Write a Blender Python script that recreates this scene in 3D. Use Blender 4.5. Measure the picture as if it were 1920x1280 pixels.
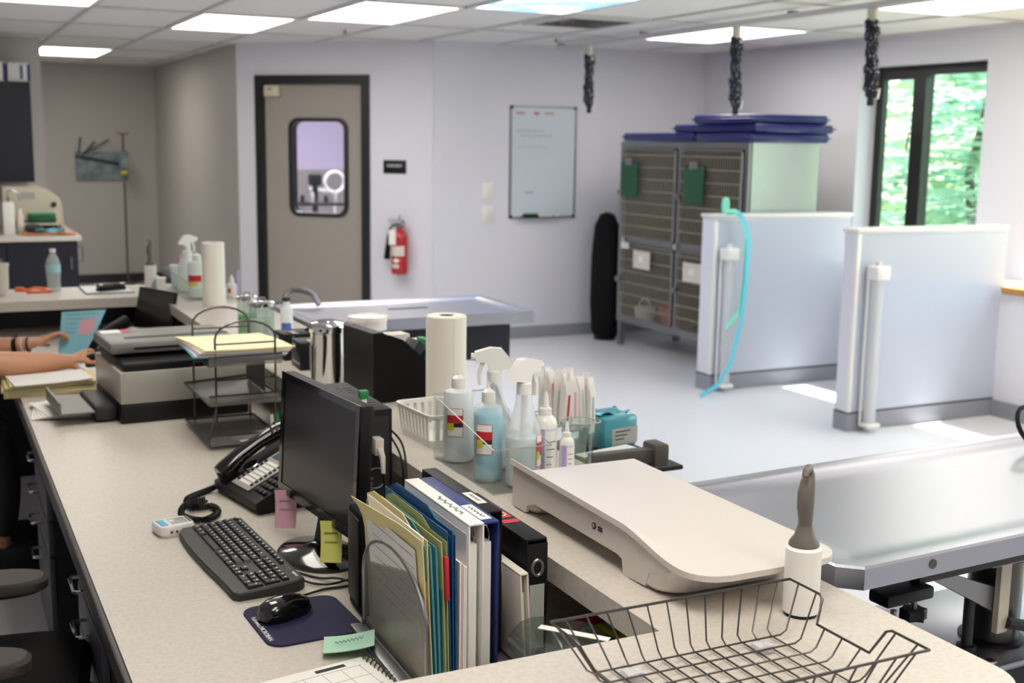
import bpy, bmesh, math, random
from mathutils import Vector, Matrix
random.seed(7)
for o in list(bpy.data.objects): bpy.data.objects.remove(o)
S = bpy.context.scene
C = S.collection
PI = math.pi
# ------------------------------------------------------------------ camera
YAW, PIT, ROL, FPX, CAMH = 0.4558492, 0.1629705, -0.0144108, 2255.91, 1.61
fw = Vector((math.sin(YAW)*math.cos(PIT), math.cos(YAW)*math.cos(PIT), -math.sin(PIT)))
r0 = Vector((math.cos(YAW), -math.sin(YAW), 0)); d0 = fw.cross(r0)
rt = r0*math.cos(ROL) + d0*math.sin(ROL); dn = -r0*math.sin(ROL) + d0*math.cos(ROL)
cd = bpy.data.cameras.new('camera'); cam = bpy.data.objects.new('camera', cd); C.objects.link(cam)
M = Matrix.Identity(4)
for i in range(3): M[i][0] = rt[i]; M[i][1] = -dn[i]; M[i][2] = -fw[i]
M[2][3] = CAMH
cam.matrix_world = M
cd.sensor_width = 36; cd.lens = FPX/1920*36; cd.clip_start = .05; cd.clip_end = 200
cd.dof.use_dof = True; cd.dof.focus_distance = 2.05; cd.dof.aperture_fstop = 5.6
S.camera = cam
# ------------------------------------------------------------------ world, sun, exposure
w = bpy.data.worlds.new('world'); S.world = w; w.use_nodes = True
nt = w.node_tree; bg = nt.nodes['Background']
sky = nt.nodes.new('ShaderNodeTexSky'); sky.sky_type = 'NISHITA'; sky.sun_disc = False
SUN_EL, SUN_ROT = 60, 88
sky.sun_elevation = math.radians(SUN_EL); sky.sun_rotation = math.radians(SUN_ROT); sky.air_density = 1.0; sky.dust_density = 2.0
nt.links.new(sky.outputs[0], bg.inputs[0]); bg.inputs[1].default_value = 0.95
sl = bpy.data.lights.new('sun', 'SUN'); sl.energy = 20; sl.angle = math.radians(1.0); sl.color = (1, .95, .88)
so = bpy.data.objects.new('sun', sl); C.objects.link(so)
sdir = Vector((math.cos(math.radians(SUN_EL))*math.sin(math.radians(SUN_ROT)), math.cos(math.radians(SUN_EL))*math.cos(math.radians(SUN_ROT)), math.sin(math.radians(SUN_EL))))
so.rotation_euler = sdir.to_track_quat('Z', 'Y').to_euler(); so.location = (12, 4, 9)
PANEL = 6.0           # strength of the ceiling light diffusers
vs = S.view_settings
vs.view_transform = 'Standard'; vs.look = 'None'; vs.gamma = 1; vs.exposure = 0.6; vs.use_curve_mapping = False
# ------------------------------------------------------------------ materials
def lin(c):
    out = []
    for v in c[:3]:
        v = v/255
        out.append(v/12.92 if v <= .04045 else ((v+.055)/1.055)**2.4)
    return tuple(out)+(1,)
MATS = {}
def mat(name, rgb, rough=.5, metal=0, noise=None, spec=None, alpha=None, trans=None, coat=None, emis=None, bump=None, aniso=None, sub=None):
    """noise=(scale, rgb2, lo, hi); bump=(scale, strength)"""
    if name in MATS: return MATS[name]
    m = bpy.data.materials.new(name); m.use_nodes = True; n = m.node_tree
    b = n.nodes['Principled BSDF']
    b.inputs['Base Color'].default_value = lin(rgb); b.inputs['Roughness'].default_value = rough; b.inputs['Metallic'].default_value = metal
    if spec is not None: b.inputs['Specular IOR Level'].default_value = spec
    if alpha is not None: b.inputs['Alpha'].default_value = alpha
    if trans is not None: b.inputs['Transmission Weight'].default_value = trans
    if coat is not None: b.inputs['Coat Weight'].default_value = coat
    if sub is not None: b.inputs['Subsurface Weight'].default_value = sub; b.inputs['Subsurface Radius'].default_value = (.012,.005,.003)
    if emis is not None: b.inputs['Emission Color'].default_value = lin(emis[0]); b.inputs['Emission Strength'].default_value = emis[1]
    if noise or bump:
        tc = n.nodes.new('ShaderNodeTexCoord')
    if noise:
        t = n.nodes.new('ShaderNodeTexNoise'); t.inputs['Scale'].default_value = noise[0]; t.inputs['Detail'].default_value = 4
        r = n.nodes.new('ShaderNodeValToRGB'); r.color_ramp.elements[0].position = noise[2]; r.color_ramp.elements[1].position = noise[3]
        r.color_ramp.elements[0].color = lin(rgb); r.color_ramp.elements[1].color = lin(noise[1])
        n.links.new(tc.outputs['Object'], t.inputs['Vector']); n.links.new(t.outputs['Fac'], r.inputs['Fac']); n.links.new(r.outputs['Color'], b.inputs['Base Color'])
    if bump:
        t2 = n.nodes.new('ShaderNodeTexNoise'); t2.inputs['Scale'].default_value = bump[0]
        bp = n.nodes.new('ShaderNodeBump'); bp.inputs['Strength'].default_value = bump[1]; bp.inputs['Distance'].default_value = .002
        n.links.new(tc.outputs['Object'], t2.inputs['Vector']); n.links.new(t2.outputs['Fac'], bp.inputs['Height']); n.links.new(bp.outputs['Normal'], b.inputs['Normal'])
    MATS[name] = m
    return m
def thin_glass(name, tint=(245,250,248), refl=.07, rough=.02):
    m = bpy.data.materials.new(name); m.use_nodes = True; n = m.node_tree
    n.nodes.remove(n.nodes['Principled BSDF'])
    t = n.nodes.new('ShaderNodeBsdfTransparent'); t.inputs[0].default_value = lin(tint)
    g = n.nodes.new('ShaderNodeBsdfGlossy'); g.inputs['Roughness'].default_value = rough
    x = n.nodes.new('ShaderNodeMixShader'); x.inputs[0].default_value = refl
    n.links.new(t.outputs[0], x.inputs[1]); n.links.new(g.outputs[0], x.inputs[2]); n.links.new(x.outputs[0], n.nodes['Material Output'].inputs[0])
    MATS[name] = m; return m
def perforated(name, rgb, cell, hole=.5, metal=.6, rough=.4):
    """fine woven metal mesh: square holes cut through in the sheet's own XYZ"""
    m = mat(name, rgb, rough, metal); n = m.node_tree; b = n.nodes['Principled BSDF']
    tc = n.nodes.new('ShaderNodeTexCoord'); vm = n.nodes.new('ShaderNodeVectorMath'); vm.operation = 'SCALE'; vm.inputs['Scale'].default_value = 1/cell
    fr = n.nodes.new('ShaderNodeVectorMath'); fr.operation = 'FRACTION'
    n.links.new(tc.outputs['UV'], vm.inputs[0]); n.links.new(vm.outputs[0], fr.inputs[0])
    sx = n.nodes.new('ShaderNodeSeparateXYZ'); n.links.new(fr.outputs[0], sx.inputs[0])
    ms = []
    for k in range(2):
        q = n.nodes.new('ShaderNodeMath'); q.operation = 'LESS_THAN'; q.inputs[1].default_value = hole
        n.links.new(sx.outputs[k], q.inputs[0]); ms.append(q)
    mu = n.nodes.new('ShaderNodeMath'); mu.operation = 'MULTIPLY'; n.links.new(ms[0].outputs[0], mu.inputs[0]); n.links.new(ms[1].outputs[0], mu.inputs[1])
    iv = n.nodes.new('ShaderNodeMath'); iv.operation = 'SUBTRACT'; iv.inputs[0].default_value = 1; n.links.new(mu.outputs[0], iv.inputs[1])
    n.links.new(iv.outputs[0], b.inputs['Alpha']); return m
mat('wall', (221,220,228), .6, bump=(180,.06))
mat('wall_nook_shaded', (196,191,186), .6, bump=(180,.06))  # same paint as the other walls, with the nook's dimmer light in the colour
mat('ceil_tile', (234,232,231), .9, noise=(260,(214,212,212),.45,.75), bump=(240,.3))
mat('ceil_grid', (205,203,203), .5)
mat('plenum_light_block', (90,90,90), .9)
mat('floor', (222,222,226), .32, noise=(300,(186,188,194),.62,.72))
mat('cove', (146,148,156), .5)
mat('dark_base', (45,43,46), .5)
mat('laminate', (203,195,185), .38, noise=(110,(193,184,173),.42,.66))
mat('laminate_edge', (150,138,122), .45, noise=(40,(138,126,112),.4,.6))
mat('desk_band', (52,46,44), .5)
mat('navy', (12,12,30), .45)
mat('navy_dark', (6,6,13), .5)
mat('black', (8,8,9), .45, spec=.35)
mat('black_gloss', (6,6,7), .12, coat=.5)
mat('black_matte', (6,6,7), .8, spec=.2)
mat('charcoal', (36,36,38), .5)
mat('grey_plastic', (120,118,115), .45)
mat('drawer_grey', (70,70,78), .5)
mat('steel', (176,177,188), .33, 1)
mat('steel_dull', (150,150,152), .42, 1)
mat('chrome', (215,215,215), .12, 1)
mat('wire', (92,88,86), .35, .9)
mat('white', (232,229,224), .45)
mat('white_gloss', (236,233,228), .25, coat=.2)
mat('offwhite', (216,207,196), .4)
mat('paper', (238,235,230), .8)
mat('paper_towel', (240,234,224), .95, bump=(300,.4))
mat('manila', (233,217,160), .75)
mat('manila_pale', (240,229,190), .75)
mat('teal_folder', (94,167,180), .7)
mat('green_folder', (205,206,140), .7)
mat('blue_folder', (34,96,150), .55)
mat('blue_binder', (32,44,112), .4)
mat('beige', (205,195,175), .5)
mat('door', (158,151,143), .5)
mat('door_frame', (26,26,27), .45)
mat('red', (178,28,34), .3, coat=.3)
mat('red_label', (196,40,52), .5)
mat('yellow_label', (222,205,60), .5)
mat('orange', (236,110,40), .5)
mat('orange_cloth', (226,160,120), .9)
mat('green_dark', (22,82,52), .55)
mat('green_clip', (30,140,80), .4)
mat('wood', (196,142,84), .45, noise=(14,(176,120,66),.4,.7))
mat('vinyl_blue', (20,26,104), .3, coat=.2)
mat('pole_grey', (110,106,100), .4, .6)
mat('gasket', (20,20,20), .5)
mat('pink_note', (222,172,186), .8)
mat('yellow_note', (222,222,120), .8)
mat('green_note', (178,220,196), .8)
mat('cyan_paper', (142,202,218), .8)
mat('lilac_wall', (206,192,214), .6)
mat('purple_label', (178,160,208), .5)
mat('hdpe', (238,242,244), .35, alpha=.8)
mat('hdpe_clear', (238,244,245), .25, alpha=.38)
mat('hdpe_green', (230,237,231), .35, alpha=.88)
mat('liquid_blue', (84,204,232), .2, alpha=.95)
mat('liquid_clear', (222,236,238), .2, alpha=.6)
mat('liquid_green', (140,200,150), .2, alpha=.8)
mat('teal_wrap', (70,150,165), .3, coat=.4)
mat('skin', (196,142,112), .5, sub=.15)
mat('scrub', (40,42,60), .85)
mat('hair', (52,36,26), .6)
mat('trousers', (24,24,30), .85)
mat('screen_dark', (26,20,20), .16, spec=.4)
mat('lcd', (92,116,130), .2)
mat('lcd_grey', (170,172,166), .2)
mat('light_blue', (110,186,220), .5)
mat('leaf_a', (190,216,200), .6); mat('leaf_b', (212,224,188), .6); mat('leaf_c', (156,198,190), .6)
for k in 'abc':
    n = MATS['leaf_'+k].node_tree; b = n.nodes['Principled BSDF']
    tr = n.nodes.new('ShaderNodeBsdfTranslucent'); tr.inputs[0].default_value = lin({'a':(190,216,186),'b':(212,226,176),'c':(150,196,180)}[k])
    x = n.nodes.new('ShaderNodeMixShader'); x.inputs[0].default_value = .45
    n.links.new(b.outputs[0], x.inputs[1]); n.links.new(tr.outputs[0], x.inputs[2]); n.links.new(x.outputs[0], n.nodes['Material Output'].inputs[0])
mat('bark', (96,84,72), .9); mat('grass', (128,150,112), .9)
mat('brown_grey', (78,72,66), .45)
mat('mint', (138,228,200), .4); mat('aqua', (110,212,232), .45)
mat('diffuser', (255,252,244), .5, emis=((255,249,238), PANEL))
mat('surgery_fill', (255,252,252), .5, emis=((244,234,252), 26.0))  # glow of the added surgery fill panel, standing in for daylight there
mat('magenta', (206,40,110), .5)
mat('clear_pack', (236,232,232), .3, alpha=.6)
mat('pack_paper', (235,230,226), .7)
mat('text_white', (235,235,235), .6); mat('text_black', (26,26,30), .6); mat('text_grey', (120,120,128), .6); mat('text_red', (200,90,100), .6)
mat('text_green', (140,180,120), .6); mat('text_blue', (90,110,190), .6)
thin_glass('glass'); thin_glass('acrylic', (250,252,252), .06, .05); thin_glass('jar_glass', (244,250,247), .10, .03)
thin_glass('smoke_lid', (218,226,223), .16, .15)
perforated('mesh_metal', (150,146,142), .0040, .6)
perforated('mesh_dark', (140,136,132), .0040, .5)
mat('partition', (188,193,207), .35)
mat('whiteboard', (206,214,222), .18)
mat('rope', (22,22,36), .8, noise=(95,(190,190,205),.60,.64))
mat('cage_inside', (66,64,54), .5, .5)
mat('cage_steel', (176,178,176), .3, 1)
mat('cage_bar', (186,180,162), .4, .8)
mat('acr_white', (228,228,232), .25, alpha=.55)
mat('rack_blue', (108,122,130), .5, noise=(9,(140,155,158),.4,.6))
mat('arm_pad', (58,52,50), .6)
mat('printer_grey', (172,168,160), .35)
mat('kb_case', (38,35,34), .5)
mat('kb_key', (22,21,21), .45)
mat('pad_navy', (26,24,62), .8)
mat('handle_grey', (104,98,90), .45)
mat('scale_cream', (214,206,200), .4)
mat('core_brown', (120,104,86), .9)
mat('label_lilac', (214,206,228), .5)
mat('bottle_clear', (214,222,222), .1, alpha=.45)
mat('water_label', (158,206,216), .5)
mat('column_steel', (96,92,88), .3, .9)
# ------------------------------------------------------------------ mesh builder
class MB:
    def __init__(s): s.bm = bmesh.new(); s.uv = None
    def _m(s, v, mx):
        if mx is not None:
            for q in v: q.co = mx @ q.co
    def box(s, x0, x1, y0, y1, z0, z1, mx=None):
        v = [s.bm.verts.new((x, y, z)) for z in (z0, z1) for y in (y0, y1) for x in (x0, x1)]
        for f in ((0,2,3,1),(4,5,7,6),(0,1,5,4),(2,6,7,3),(0,4,6,2),(1,3,7,5)): s.bm.faces.new([v[i] for i in f])
        s._m(v, mx); return s
    def rbox(s, x0, x1, y0, y1, z0, z1, r=.005, seg=2, mx=None):
        t = bmesh.new(); q = MB.__new__(MB); q.bm = t; q.box(x0, x1, y0, y1, z0, z1)
        r = min(r, .49*min(x1-x0, y1-y0, z1-z0))
        bmesh.ops.bevel(t, geom=t.edges[:], offset=r, segments=seg, affect='EDGES', profile=.5)
        s.merge(t, mx); return s
    def merge(s, t, mx=None):
        mp = {}
        for v in t.verts: mp[v] = s.bm.verts.new(mx @ v.co if mx is not None else v.co)
        for f in t.faces:
            try: s.bm.faces.new([mp[v] for v in f.verts])
            except ValueError: pass
        t.free()
    def tube(s, pts, r, n=8, closed=False, cap=True):
        P = [Vector(p) for p in pts]; m = len(P); rs = r if isinstance(r, (list, tuple)) else [r]*m
        rings = []; up = None
        for i, p in enumerate(P):
            a = P[i-1] if (i or closed) else P[0]; b = P[(i+1) % m] if (i < m-1 or closed) else P[-1]
            t = (b-a); t = t.normalized() if t.length > 1e-9 else Vector((0,0,1))
            if up is None: up = Vector((0,0,1)) if abs(t.z) < .9 else Vector((1,0,0))
            u = up - t*up.dot(t)
            if u.length < 1e-6: u = t.orthogonal()
            u.normalize(); up = u; v = t.cross(u)
            rings.append([s.bm.verts.new(p + (u*math.cos(2*PI*k/n) + v*math.sin(2*PI*k/n))*rs[i]) for k in range(n)])
        for i in range(m if closed else m-1):
            A, B = rings[i], rings[(i+1) % m]
            for k in range(n): s.bm.faces.new((A[k], A[(k+1) % n], B[(k+1) % n], B[k]))
        if cap and not closed: s.bm.faces.new(rings[0][::-1]); s.bm.faces.new(rings[-1])
        return s
    def cyl(s, p0, p1, r, n=20, r1=None): return s.tube([p0, p1], [r, r if r1 is None else r1], n)
    def lathe(s, prof, n=28, c=(0,0,0), sx=1, sy=1, cap=True):
        rings = [[s.bm.verts.new((c[0]+r*sx*math.cos(2*PI*k/n), c[1]+r*sy*math.sin(2*PI*k/n), c[2]+z)) for k in range(n)] for r, z in prof]
        for A, B in zip(rings, rings[1:]):
            for k in range(n): s.bm.faces.new((A[k], A[(k+1) % n], B[(k+1) % n], B[k]))
        if cap: s.bm.faces.new(rings[0][::-1]); s.bm.faces.new(rings[-1])
        return s
    def prism(s, poly, axis, a, b):
        """poly of 2-D points in the two axes other than axis (cyclic order)"""
        def P(p, t): return {'x': (t, p[0], p[1]), 'y': (p[0], t, p[1]), 'z': (p[0], p[1], t)}[axis]
        A = [s.bm.verts.new(P(p, a)) for p in poly]; B = [s.bm.verts.new(P(p, b)) for p in poly]
        m = len(poly); s.bm.faces.new(A); s.bm.faces.new(B[::-1])
        for i in range(m): s.bm.faces.new((A[i], B[i], B[(i+1) % m], A[(i+1) % m]))
        return s
    def loops(s, L, cap0=True, cap1=True):
        R = [[s.bm.verts.new(p) for p in l] for l in L]; m = len(L[0])
        for A, B in zip(R, R[1:]):
            for i in range(m): s.bm.faces.new((A[i], A[(i+1) % m], B[(i+1) % m], B[i]))
        if cap0: s.bm.faces.new(R[0][::-1])
        if cap1: s.bm.faces.new(R[-1])
        return s
    def grid(s, fn, nu, nv, uv=None):
        V = [[s.bm.verts.new(fn(i/nu, j/nv)) for j in range(nv+1)] for i in range(nu+1)]
        F = []
        for i in range(nu):
            for j in range(nv): F.append((s.bm.faces.new((V[i][j], V[i+1][j], V[i+1][j+1], V[i][j+1])), i, j))
        if uv:
            ul = s.bm.loops.layers.uv.verify()
            for f, i, j in F:
                for l, (a, b) in zip(f.loops, ((i,j),(i+1,j),(i+1,j+1),(i,j+1))): l[ul].uv = (a/nu*uv[0], b/nv*uv[1])
        return s
    def poly(s, pts): s.bm.faces.new([s.bm.verts.new(p) for p in pts]); return s
    def bevel(s, w, seg=2, ang=30):
        e = [e for e in s.bm.edges if len(e.link_faces) == 2 and e.calc_face_angle(0) > math.radians(ang)]
        bmesh.ops.bevel(s.bm, geom=e, offset=w, segments=seg, affect='EDGES', profile=.5); return s
    def xf(s, mx): s.bm.transform(mx); return s
    def solid(s, t):
        bmesh.ops.recalc_face_normals(s.bm, faces=s.bm.faces[:]); bmesh.ops.solidify(s.bm, geom=s.bm.faces[:], thickness=t); return s
    def mesh(s, name, smooth=35):
        bmesh.ops.recalc_face_normals(s.bm, faces=s.bm.faces[:])
        me = bpy.data.meshes.new(name); s.bm.to_mesh(me); s.bm.free()
        if smooth:
            for p in me.polygons: p.use_smooth = True
            me.set_sharp_from_angle(angle=math.radians(smooth))
        return me
def T(x=0, y=0, z=0): return Matrix.Translation((x, y, z))
def R(a, ax='Z'): return Matrix.Rotation(math.radians(a), 4, ax)
def part(name, mb, m, parent=None, smooth=35, label=None, kind=None, loc=None):
    me = mb.mesh(name, smooth) if isinstance(mb, MB) else mb
    if not me.materials: me.materials.append(MATS[m])
    o = bpy.data.objects.new(name, me); C.objects.link(o)
    if parent is not None: o.parent = parent
    if loc: o.location = loc
    if label: o['label'] = label
    if kind: o['kind'] = kind
    return o
def thing(name, label, cat, loc=(0,0,0), rz=0, group=None):
    o = bpy.data.objects.new(name, None); C.objects.link(o); o.empty_display_size = .05
    o.location = loc; o.rotation_euler = (0, 0, math.radians(rz)); o['label'] = label; o['category'] = cat
    if group: o['group'] = group
    return o
def solo(name, mb, m, label, cat, loc=(0,0,0), rz=0, group=None, smooth=35):
    o = part(name, mb, m, None, smooth, label); o.location = loc; o.rotation_euler = (0, 0, math.radians(rz)); o['category'] = cat
    if group: o['group'] = group
    return o
def struct(name, mb, m, label, cat='wall', smooth=35):
    o = part(name, mb, m, None, smooth, label); o['kind'] = 'structure'; o['category'] = cat
    return o
def text_mesh(body, size, ext=.0003, align='CENTER'):
    cu = bpy.data.curves.new('t', 'FONT'); cu.body = body; cu.size = size; cu.extrude = ext; cu.align_x = align; cu.align_y = 'CENTER'; cu.resolution_u = 2
    o = bpy.data.objects.new('t', cu); C.objects.link(o)
    dg = bpy.context.evaluated_depsgraph_get(); me = bpy.data.meshes.new_from_object(o.evaluated_get(dg))
    bpy.data.objects.remove(o); bpy.data.curves.remove(cu); me.materials.clear()
    return me
def text(name, body, size, m, parent, mx, align='CENTER'):
    me = text_mesh(body, size, align=align); me.transform(mx)
    return part(name, me, m, parent)
def frame3(o, x, y):
    """matrix taking local XY onto world/local directions x, y with origin o"""
    x = Vector(x).normalized(); y = Vector(y).normalized(); z = x.cross(y); m = Matrix.Identity(4)
    for i in range(3): m[i][0] = x[i]; m[i][1] = y[i]; m[i][2] = z[i]; m[i][3] = o[i]
    return m
def rrect(x0, x1, y0, y1, r, n=5):
    P = []
    for cx, cy, a in ((x1-r, y0+r, -90), (x1-r, y1-r, 0), (x0+r, y1-r, 90), (x0+r, y0+r, 180)):
        for k in range(n+1): t = math.radians(a+90*k/n); P.append((cx+r*math.cos(t), cy+r*math.sin(t)))
    return P
# ------------------------------------------------------------------ room shell
CZ = 2.386
struct('floor', MB().box(-2.3, 6.45, -2.6, 14.2, -.1, 0), 'floor', 'pale grey speckled vinyl sheet floor', 'floor')
struct('wall_far', MB().box(3.662, 6.45, 8.92, 9.03, 0, 2.75), 'wall', 'plain white far wall carrying the whiteboard', 'wall')
struct('wall_nook_side', MB().box(2.41, 2.5, 10.19, 14.1, 0, 2.75), 'wall_nook_shaded', 'bare side wall of the back corridor', 'wall')
struct('wall_back', MB().box(-2.3, 6.45, 14.1, 14.2, 0, 2.75), 'wall_nook_shaded', 'back wall at the end of the corridor', 'wall')
struct('wall_stub', MB().box(-2.2, .93, 10.62, 10.74, 0, 2.75), 'wall_nook_shaded', 'stub wall behind the navy wall cabinet', 'wall')
struct('wall_left', MB().box(-2.3, -2.2, -2.6, 14.1, 0, 2.75), 'wall', 'plain white left wall of the room', 'wall')
struct('wall_near', MB().box(-2.2, 6.21, -2.6, -2.5, 0, 2.75), 'wall', 'plain white wall behind the desk end', 'wall')
# window wall: piers, header and sill band round three openings
WIN = ((5.78, 6.95), (3.1, 5.36), (.1, 2.3))
m = MB(); m.box(6.21, 6.45, -2.6, 8.92, 0, .80); m.box(6.21, 6.45, -2.6, 8.92, 2.195, 2.75)
ys = [-2.6, .1, 2.3, 3.1, 5.36, 5.78, 6.95, 8.92]
for a, b in zip(ys[::2], ys[1::2]): m.box(6.21, 6.45, a, b, .80, 2.195)
m.box(6.21, 6.45, 9.03, 14.1, 0, 2.75)
struct('wall_right', m, 'wall', 'white window wall on the daylight side', 'wall')
struct('wall_right_lower', MB().box(5.86, 6.21, -2.5, 6.62, 0, .755), 'wall', 'low projecting wall under the windows', 'wall')
struct('trim_1', MB().rbox(5.835, 6.40, -2.5, 5.2, .757, .80, .006), 'wood', 'honey wood window sill board beyond the partition', 'sill')
struct('trim_2', MB().rbox(5.86, 6.40, 5.335, 6.62, .757, .80, .006), 'white', 'white window sill board between the half walls', 'sill')
def window(n, y0, y1, split, lab):
    o = struct('window_%d' % n, MB().box(6.37, 6.43, y0, y0+.055, .80, 2.195).box(6.37, 6.43, y1-.055, y1, .80, 2.195)
               .box(6.37, 6.43, y0+.055, y1-.055, .80, .855).box(6.37, 6.43, y0+.055, y1-.055, 2.125, 2.195), 'door_frame', lab, 'window')
    for s in split: part('mullion', MB().box(6.355, 6.435, s-.05, s+.05, .855, 2.125), 'door_frame', o)
    e = [y0+.055]+[q for s in split for q in (s-.05, s+.05)]+[y1-.055]
    for i, (a, b) in enumerate(zip(e[::2], e[1::2])):
        if i == len(split):
            sa = MB()
            for c in ((a, a+.025, .855, 2.125), (b-.025, b, .855, 2.125), (a+.025, b-.025, .855, .88), (a+.025, b-.025, 2.10, 2.125)): sa.box(6.36, 6.40, c[0], c[1], c[2], c[3])
            part('sash', sa, 'door_frame', o)
            part('pane', MB().box(6.384, 6.388, a+.025, b-.025, .88, 2.10), 'glass', o)
            part('handle', MB().tube([(6.355, a+.02, 1.72), (6.335, a+.02, 1.72), (6.33, a+.025, 1.60)], .007, 6), 'black', o)
        else: part('pane', MB().box(6.400, 6.404, a, b, .855, 2.125), 'glass', o)
    return o
window(1, 5.78, 6.95, [6.50], 'black framed window with a narrow and a wide pane showing leaves')
window(2, 3.1, 5.36, [4.3], 'black framed window above the honey wood sill')
window(3, .1, 2.3, [1.2], 'black framed window beside the steel exam table')
# diagonal wall with the surgery door
DM = frame3((2.41, 10.187, 0), (1, -1, 0), (0, 0, 1))          # local: x along wall, y up, z towards the surgery? (x cross y)
dw = R2 = 1/math.sqrt(2)
def dpt(u, z, n=0): return (2.41+u*dw-n*dw, 10.187-u*dw-n*dw, z)  # n>0 into the room
DX = frame3((2.41, 10.187, 0), (1, -1, 0), (1, 1, 0))           # x along wall, y away from the room, z up
m = MB(); m.box(0, .18, 0, .1, 0, 2.75); m.box(1.22, 1.768, 0, .1, 0, 2.75); m.box(.18, 1.22, 0, .1, 2.135, 2.75)
struct('wall_diagonal', m.xf(DX), 'wall', 'white diagonal wall holding the surgery door', 'wall')
d = thing('door_1', 'taupe swing door with rounded window in a black frame', 'door'); d['kind'] = 'structure'
d.matrix_world = DX
part('door_frame', MB().box(.18, .25, -.02, .12, 0, 2.135).box(1.15, 1.22, -.02, .12, 0, 2.135).box(.25, 1.15, -.02, .12, 2.065, 2.135), 'door_frame', d)
m = MB()
px0, px1, pz0, pz1 = .50, .985, 1.02, 1.765
lo = rrect(px0, px1, pz0, pz1, .07, 6)
def door_leaf():
    m = MB()
    inner = rrect(px0, px1, pz0, pz1, .07, 6); outer = []
    for x, z in inner:  # outer loop with matching count projected to the leaf rectangle
        cx, cz = (px0+px1)/2, (pz0+pz1)/2; dx, dz = x-cx, z-cz
        outer.append((x, z))
    X0, X1, Z0, Z1 = .25, 1.15, .01, 2.065
    for y in (.03, .075):
        O = [m.bm.verts.new((x, y, z)) for x, z in ((X1, Z0), (X1, Z1), (X0, Z1), (X0, Z0))]
        I = [m.bm.verts.new((x, y, z)) for x, z in inner]; q = len(I)//4
        for c in range(4):
            seg = I[c*q:(c+1)*q]
            for a, b in zip(seg, seg[1:]): m.bm.faces.new((O[c], a, b))
            m.bm.faces.new((O[c], seg[-1], I[((c+1)*q) % len(I)], O[(c+1) % 4]))
    return m
part('door_leaf', door_leaf(), 'door', d, smooth=0)
def ringloop(r, y): return [(x, y, z) for x, z in r]
ro = rrect(px0-.028, px1+.028, pz0-.028, pz1+.028, .09, 6); ri = rrect(px0, px1, pz0, pz1, .07, 6)
g = MB().loops([ringloop(ri, .0), ringloop(ro, .012), ringloop(ro, .093), ringloop(ri, .105), ringloop(ri, .0)], False, False)
part('window_gasket', g, 'gasket', d)
part('pane', MB().prism(ri, 'y', .050, .056), 'glass', d)
c_ = part('closer_box', MB().rbox(.262, .40, -.015, .028, 1.965, 2.055, .006), 'beige', d)
part('closer_label', MB().box(.30, .34, -.017, -.0155, 2.02, 2.03), 'charcoal', c_)
part('kick_plate', MB().box(.27, 1.13, .027, .0295, .03, .25), 'steel_dull', d)
# surgery beyond the door
struct('wall_surgery', MB().box(2.52, 6.2, 14.04, 14.09, 1.27, 2.38), 'lilac_wall', 'lilac upper wall seen through the door window', 'wall')
struct('wall_surgery_lower', MB().box(2.52, 6.2, 14.035, 14.09, 0, 1.27), 'door', 'grey lower wall seen through the door window', 'wall')
# baseboards
def board(name, x0, x1, y0, y1, m='cove', h=.10, lab=''): return struct(name, MB().box(x0, x1, y0, y1, 0, h), m, lab, 'baseboard')
board('baseboard_far', 3.67, 6.2, 8.905, 8.919, lab='grey cove base along the whiteboard wall')
struct('baseboard_diagonal', MB().box(0, .178, -.015, -.001, 0, .1).box(1.222, 1.76, -.015, -.001, 0, .1).xf(DX), 'cove', 'grey cove base either side of the surgery door', 'baseboard')
board('baseboard_right', 5.845, 5.859, -2.5, 5.215, lab='grey cove base under the honey wood sill')
board('baseboard_back', .95, 2.4, 14.085, 14.099, 'dark_base', lab='dark base at the end of the corridor')
board('baseboard_nook', 2.395, 2.409, 10.2, 14.08, 'dark_base', lab='dark base along the corridor side wall')
# ceiling: unseen slab added to block light, grid bars, tiles
GX = [1.0+.645*k for k in range(-5, 9)]; GY = [6.65+1.21*j for j in range(-8, 8)]
ce = struct('ceiling', MB().box(-2.3, 6.45, -2.6, 14.2, 2.75, 2.85), 'plenum_light_block', 'suspended ceiling of pale grey acoustic tiles', 'ceiling')
gb = MB()
for x in GX[1:-1]+[6.16]: gb.box(x-.012, x+.012, -2.5, 14.1, CZ, CZ+.03)
part('grid_runner', gb, 'ceil_grid', ce)
gb = MB()
for y in GY:
    if -2.5 < y < 14.1: gb.box(-2.2, 6.21, y-.012, y+.012, CZ, CZ+.028)
part('grid_cross_bar', gb, 'ceil_grid', ce)
LIGHTS = {(-1,0):'at the edge of the row over the printer desk', (0,4):'in the back corridor', (1,1):'near the diagonal wall, beside a larger-looking neighbour', (2,0):'in front of the surgery door',
          (3,-1):None, (6,0):'between the leash rail and the cages', (6,-2):'over the half wall by the window',
          (-1,-3):'added out of view over the seated worker side of the desk', (3,-4):'added out of view over the steel exam table aisle', (6,-4):'added out of view over the honey wood sill', (0,-6):'added out of view by the near wall', (4,-6):'added out of view behind the exam table',  # panels outside the view, added for even lighting
          (4,4):None, (-1,-5):'added out of view by the left wall'}  # surgery fill panel and left wall panel, both added for their light
tile_me = {}
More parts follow.
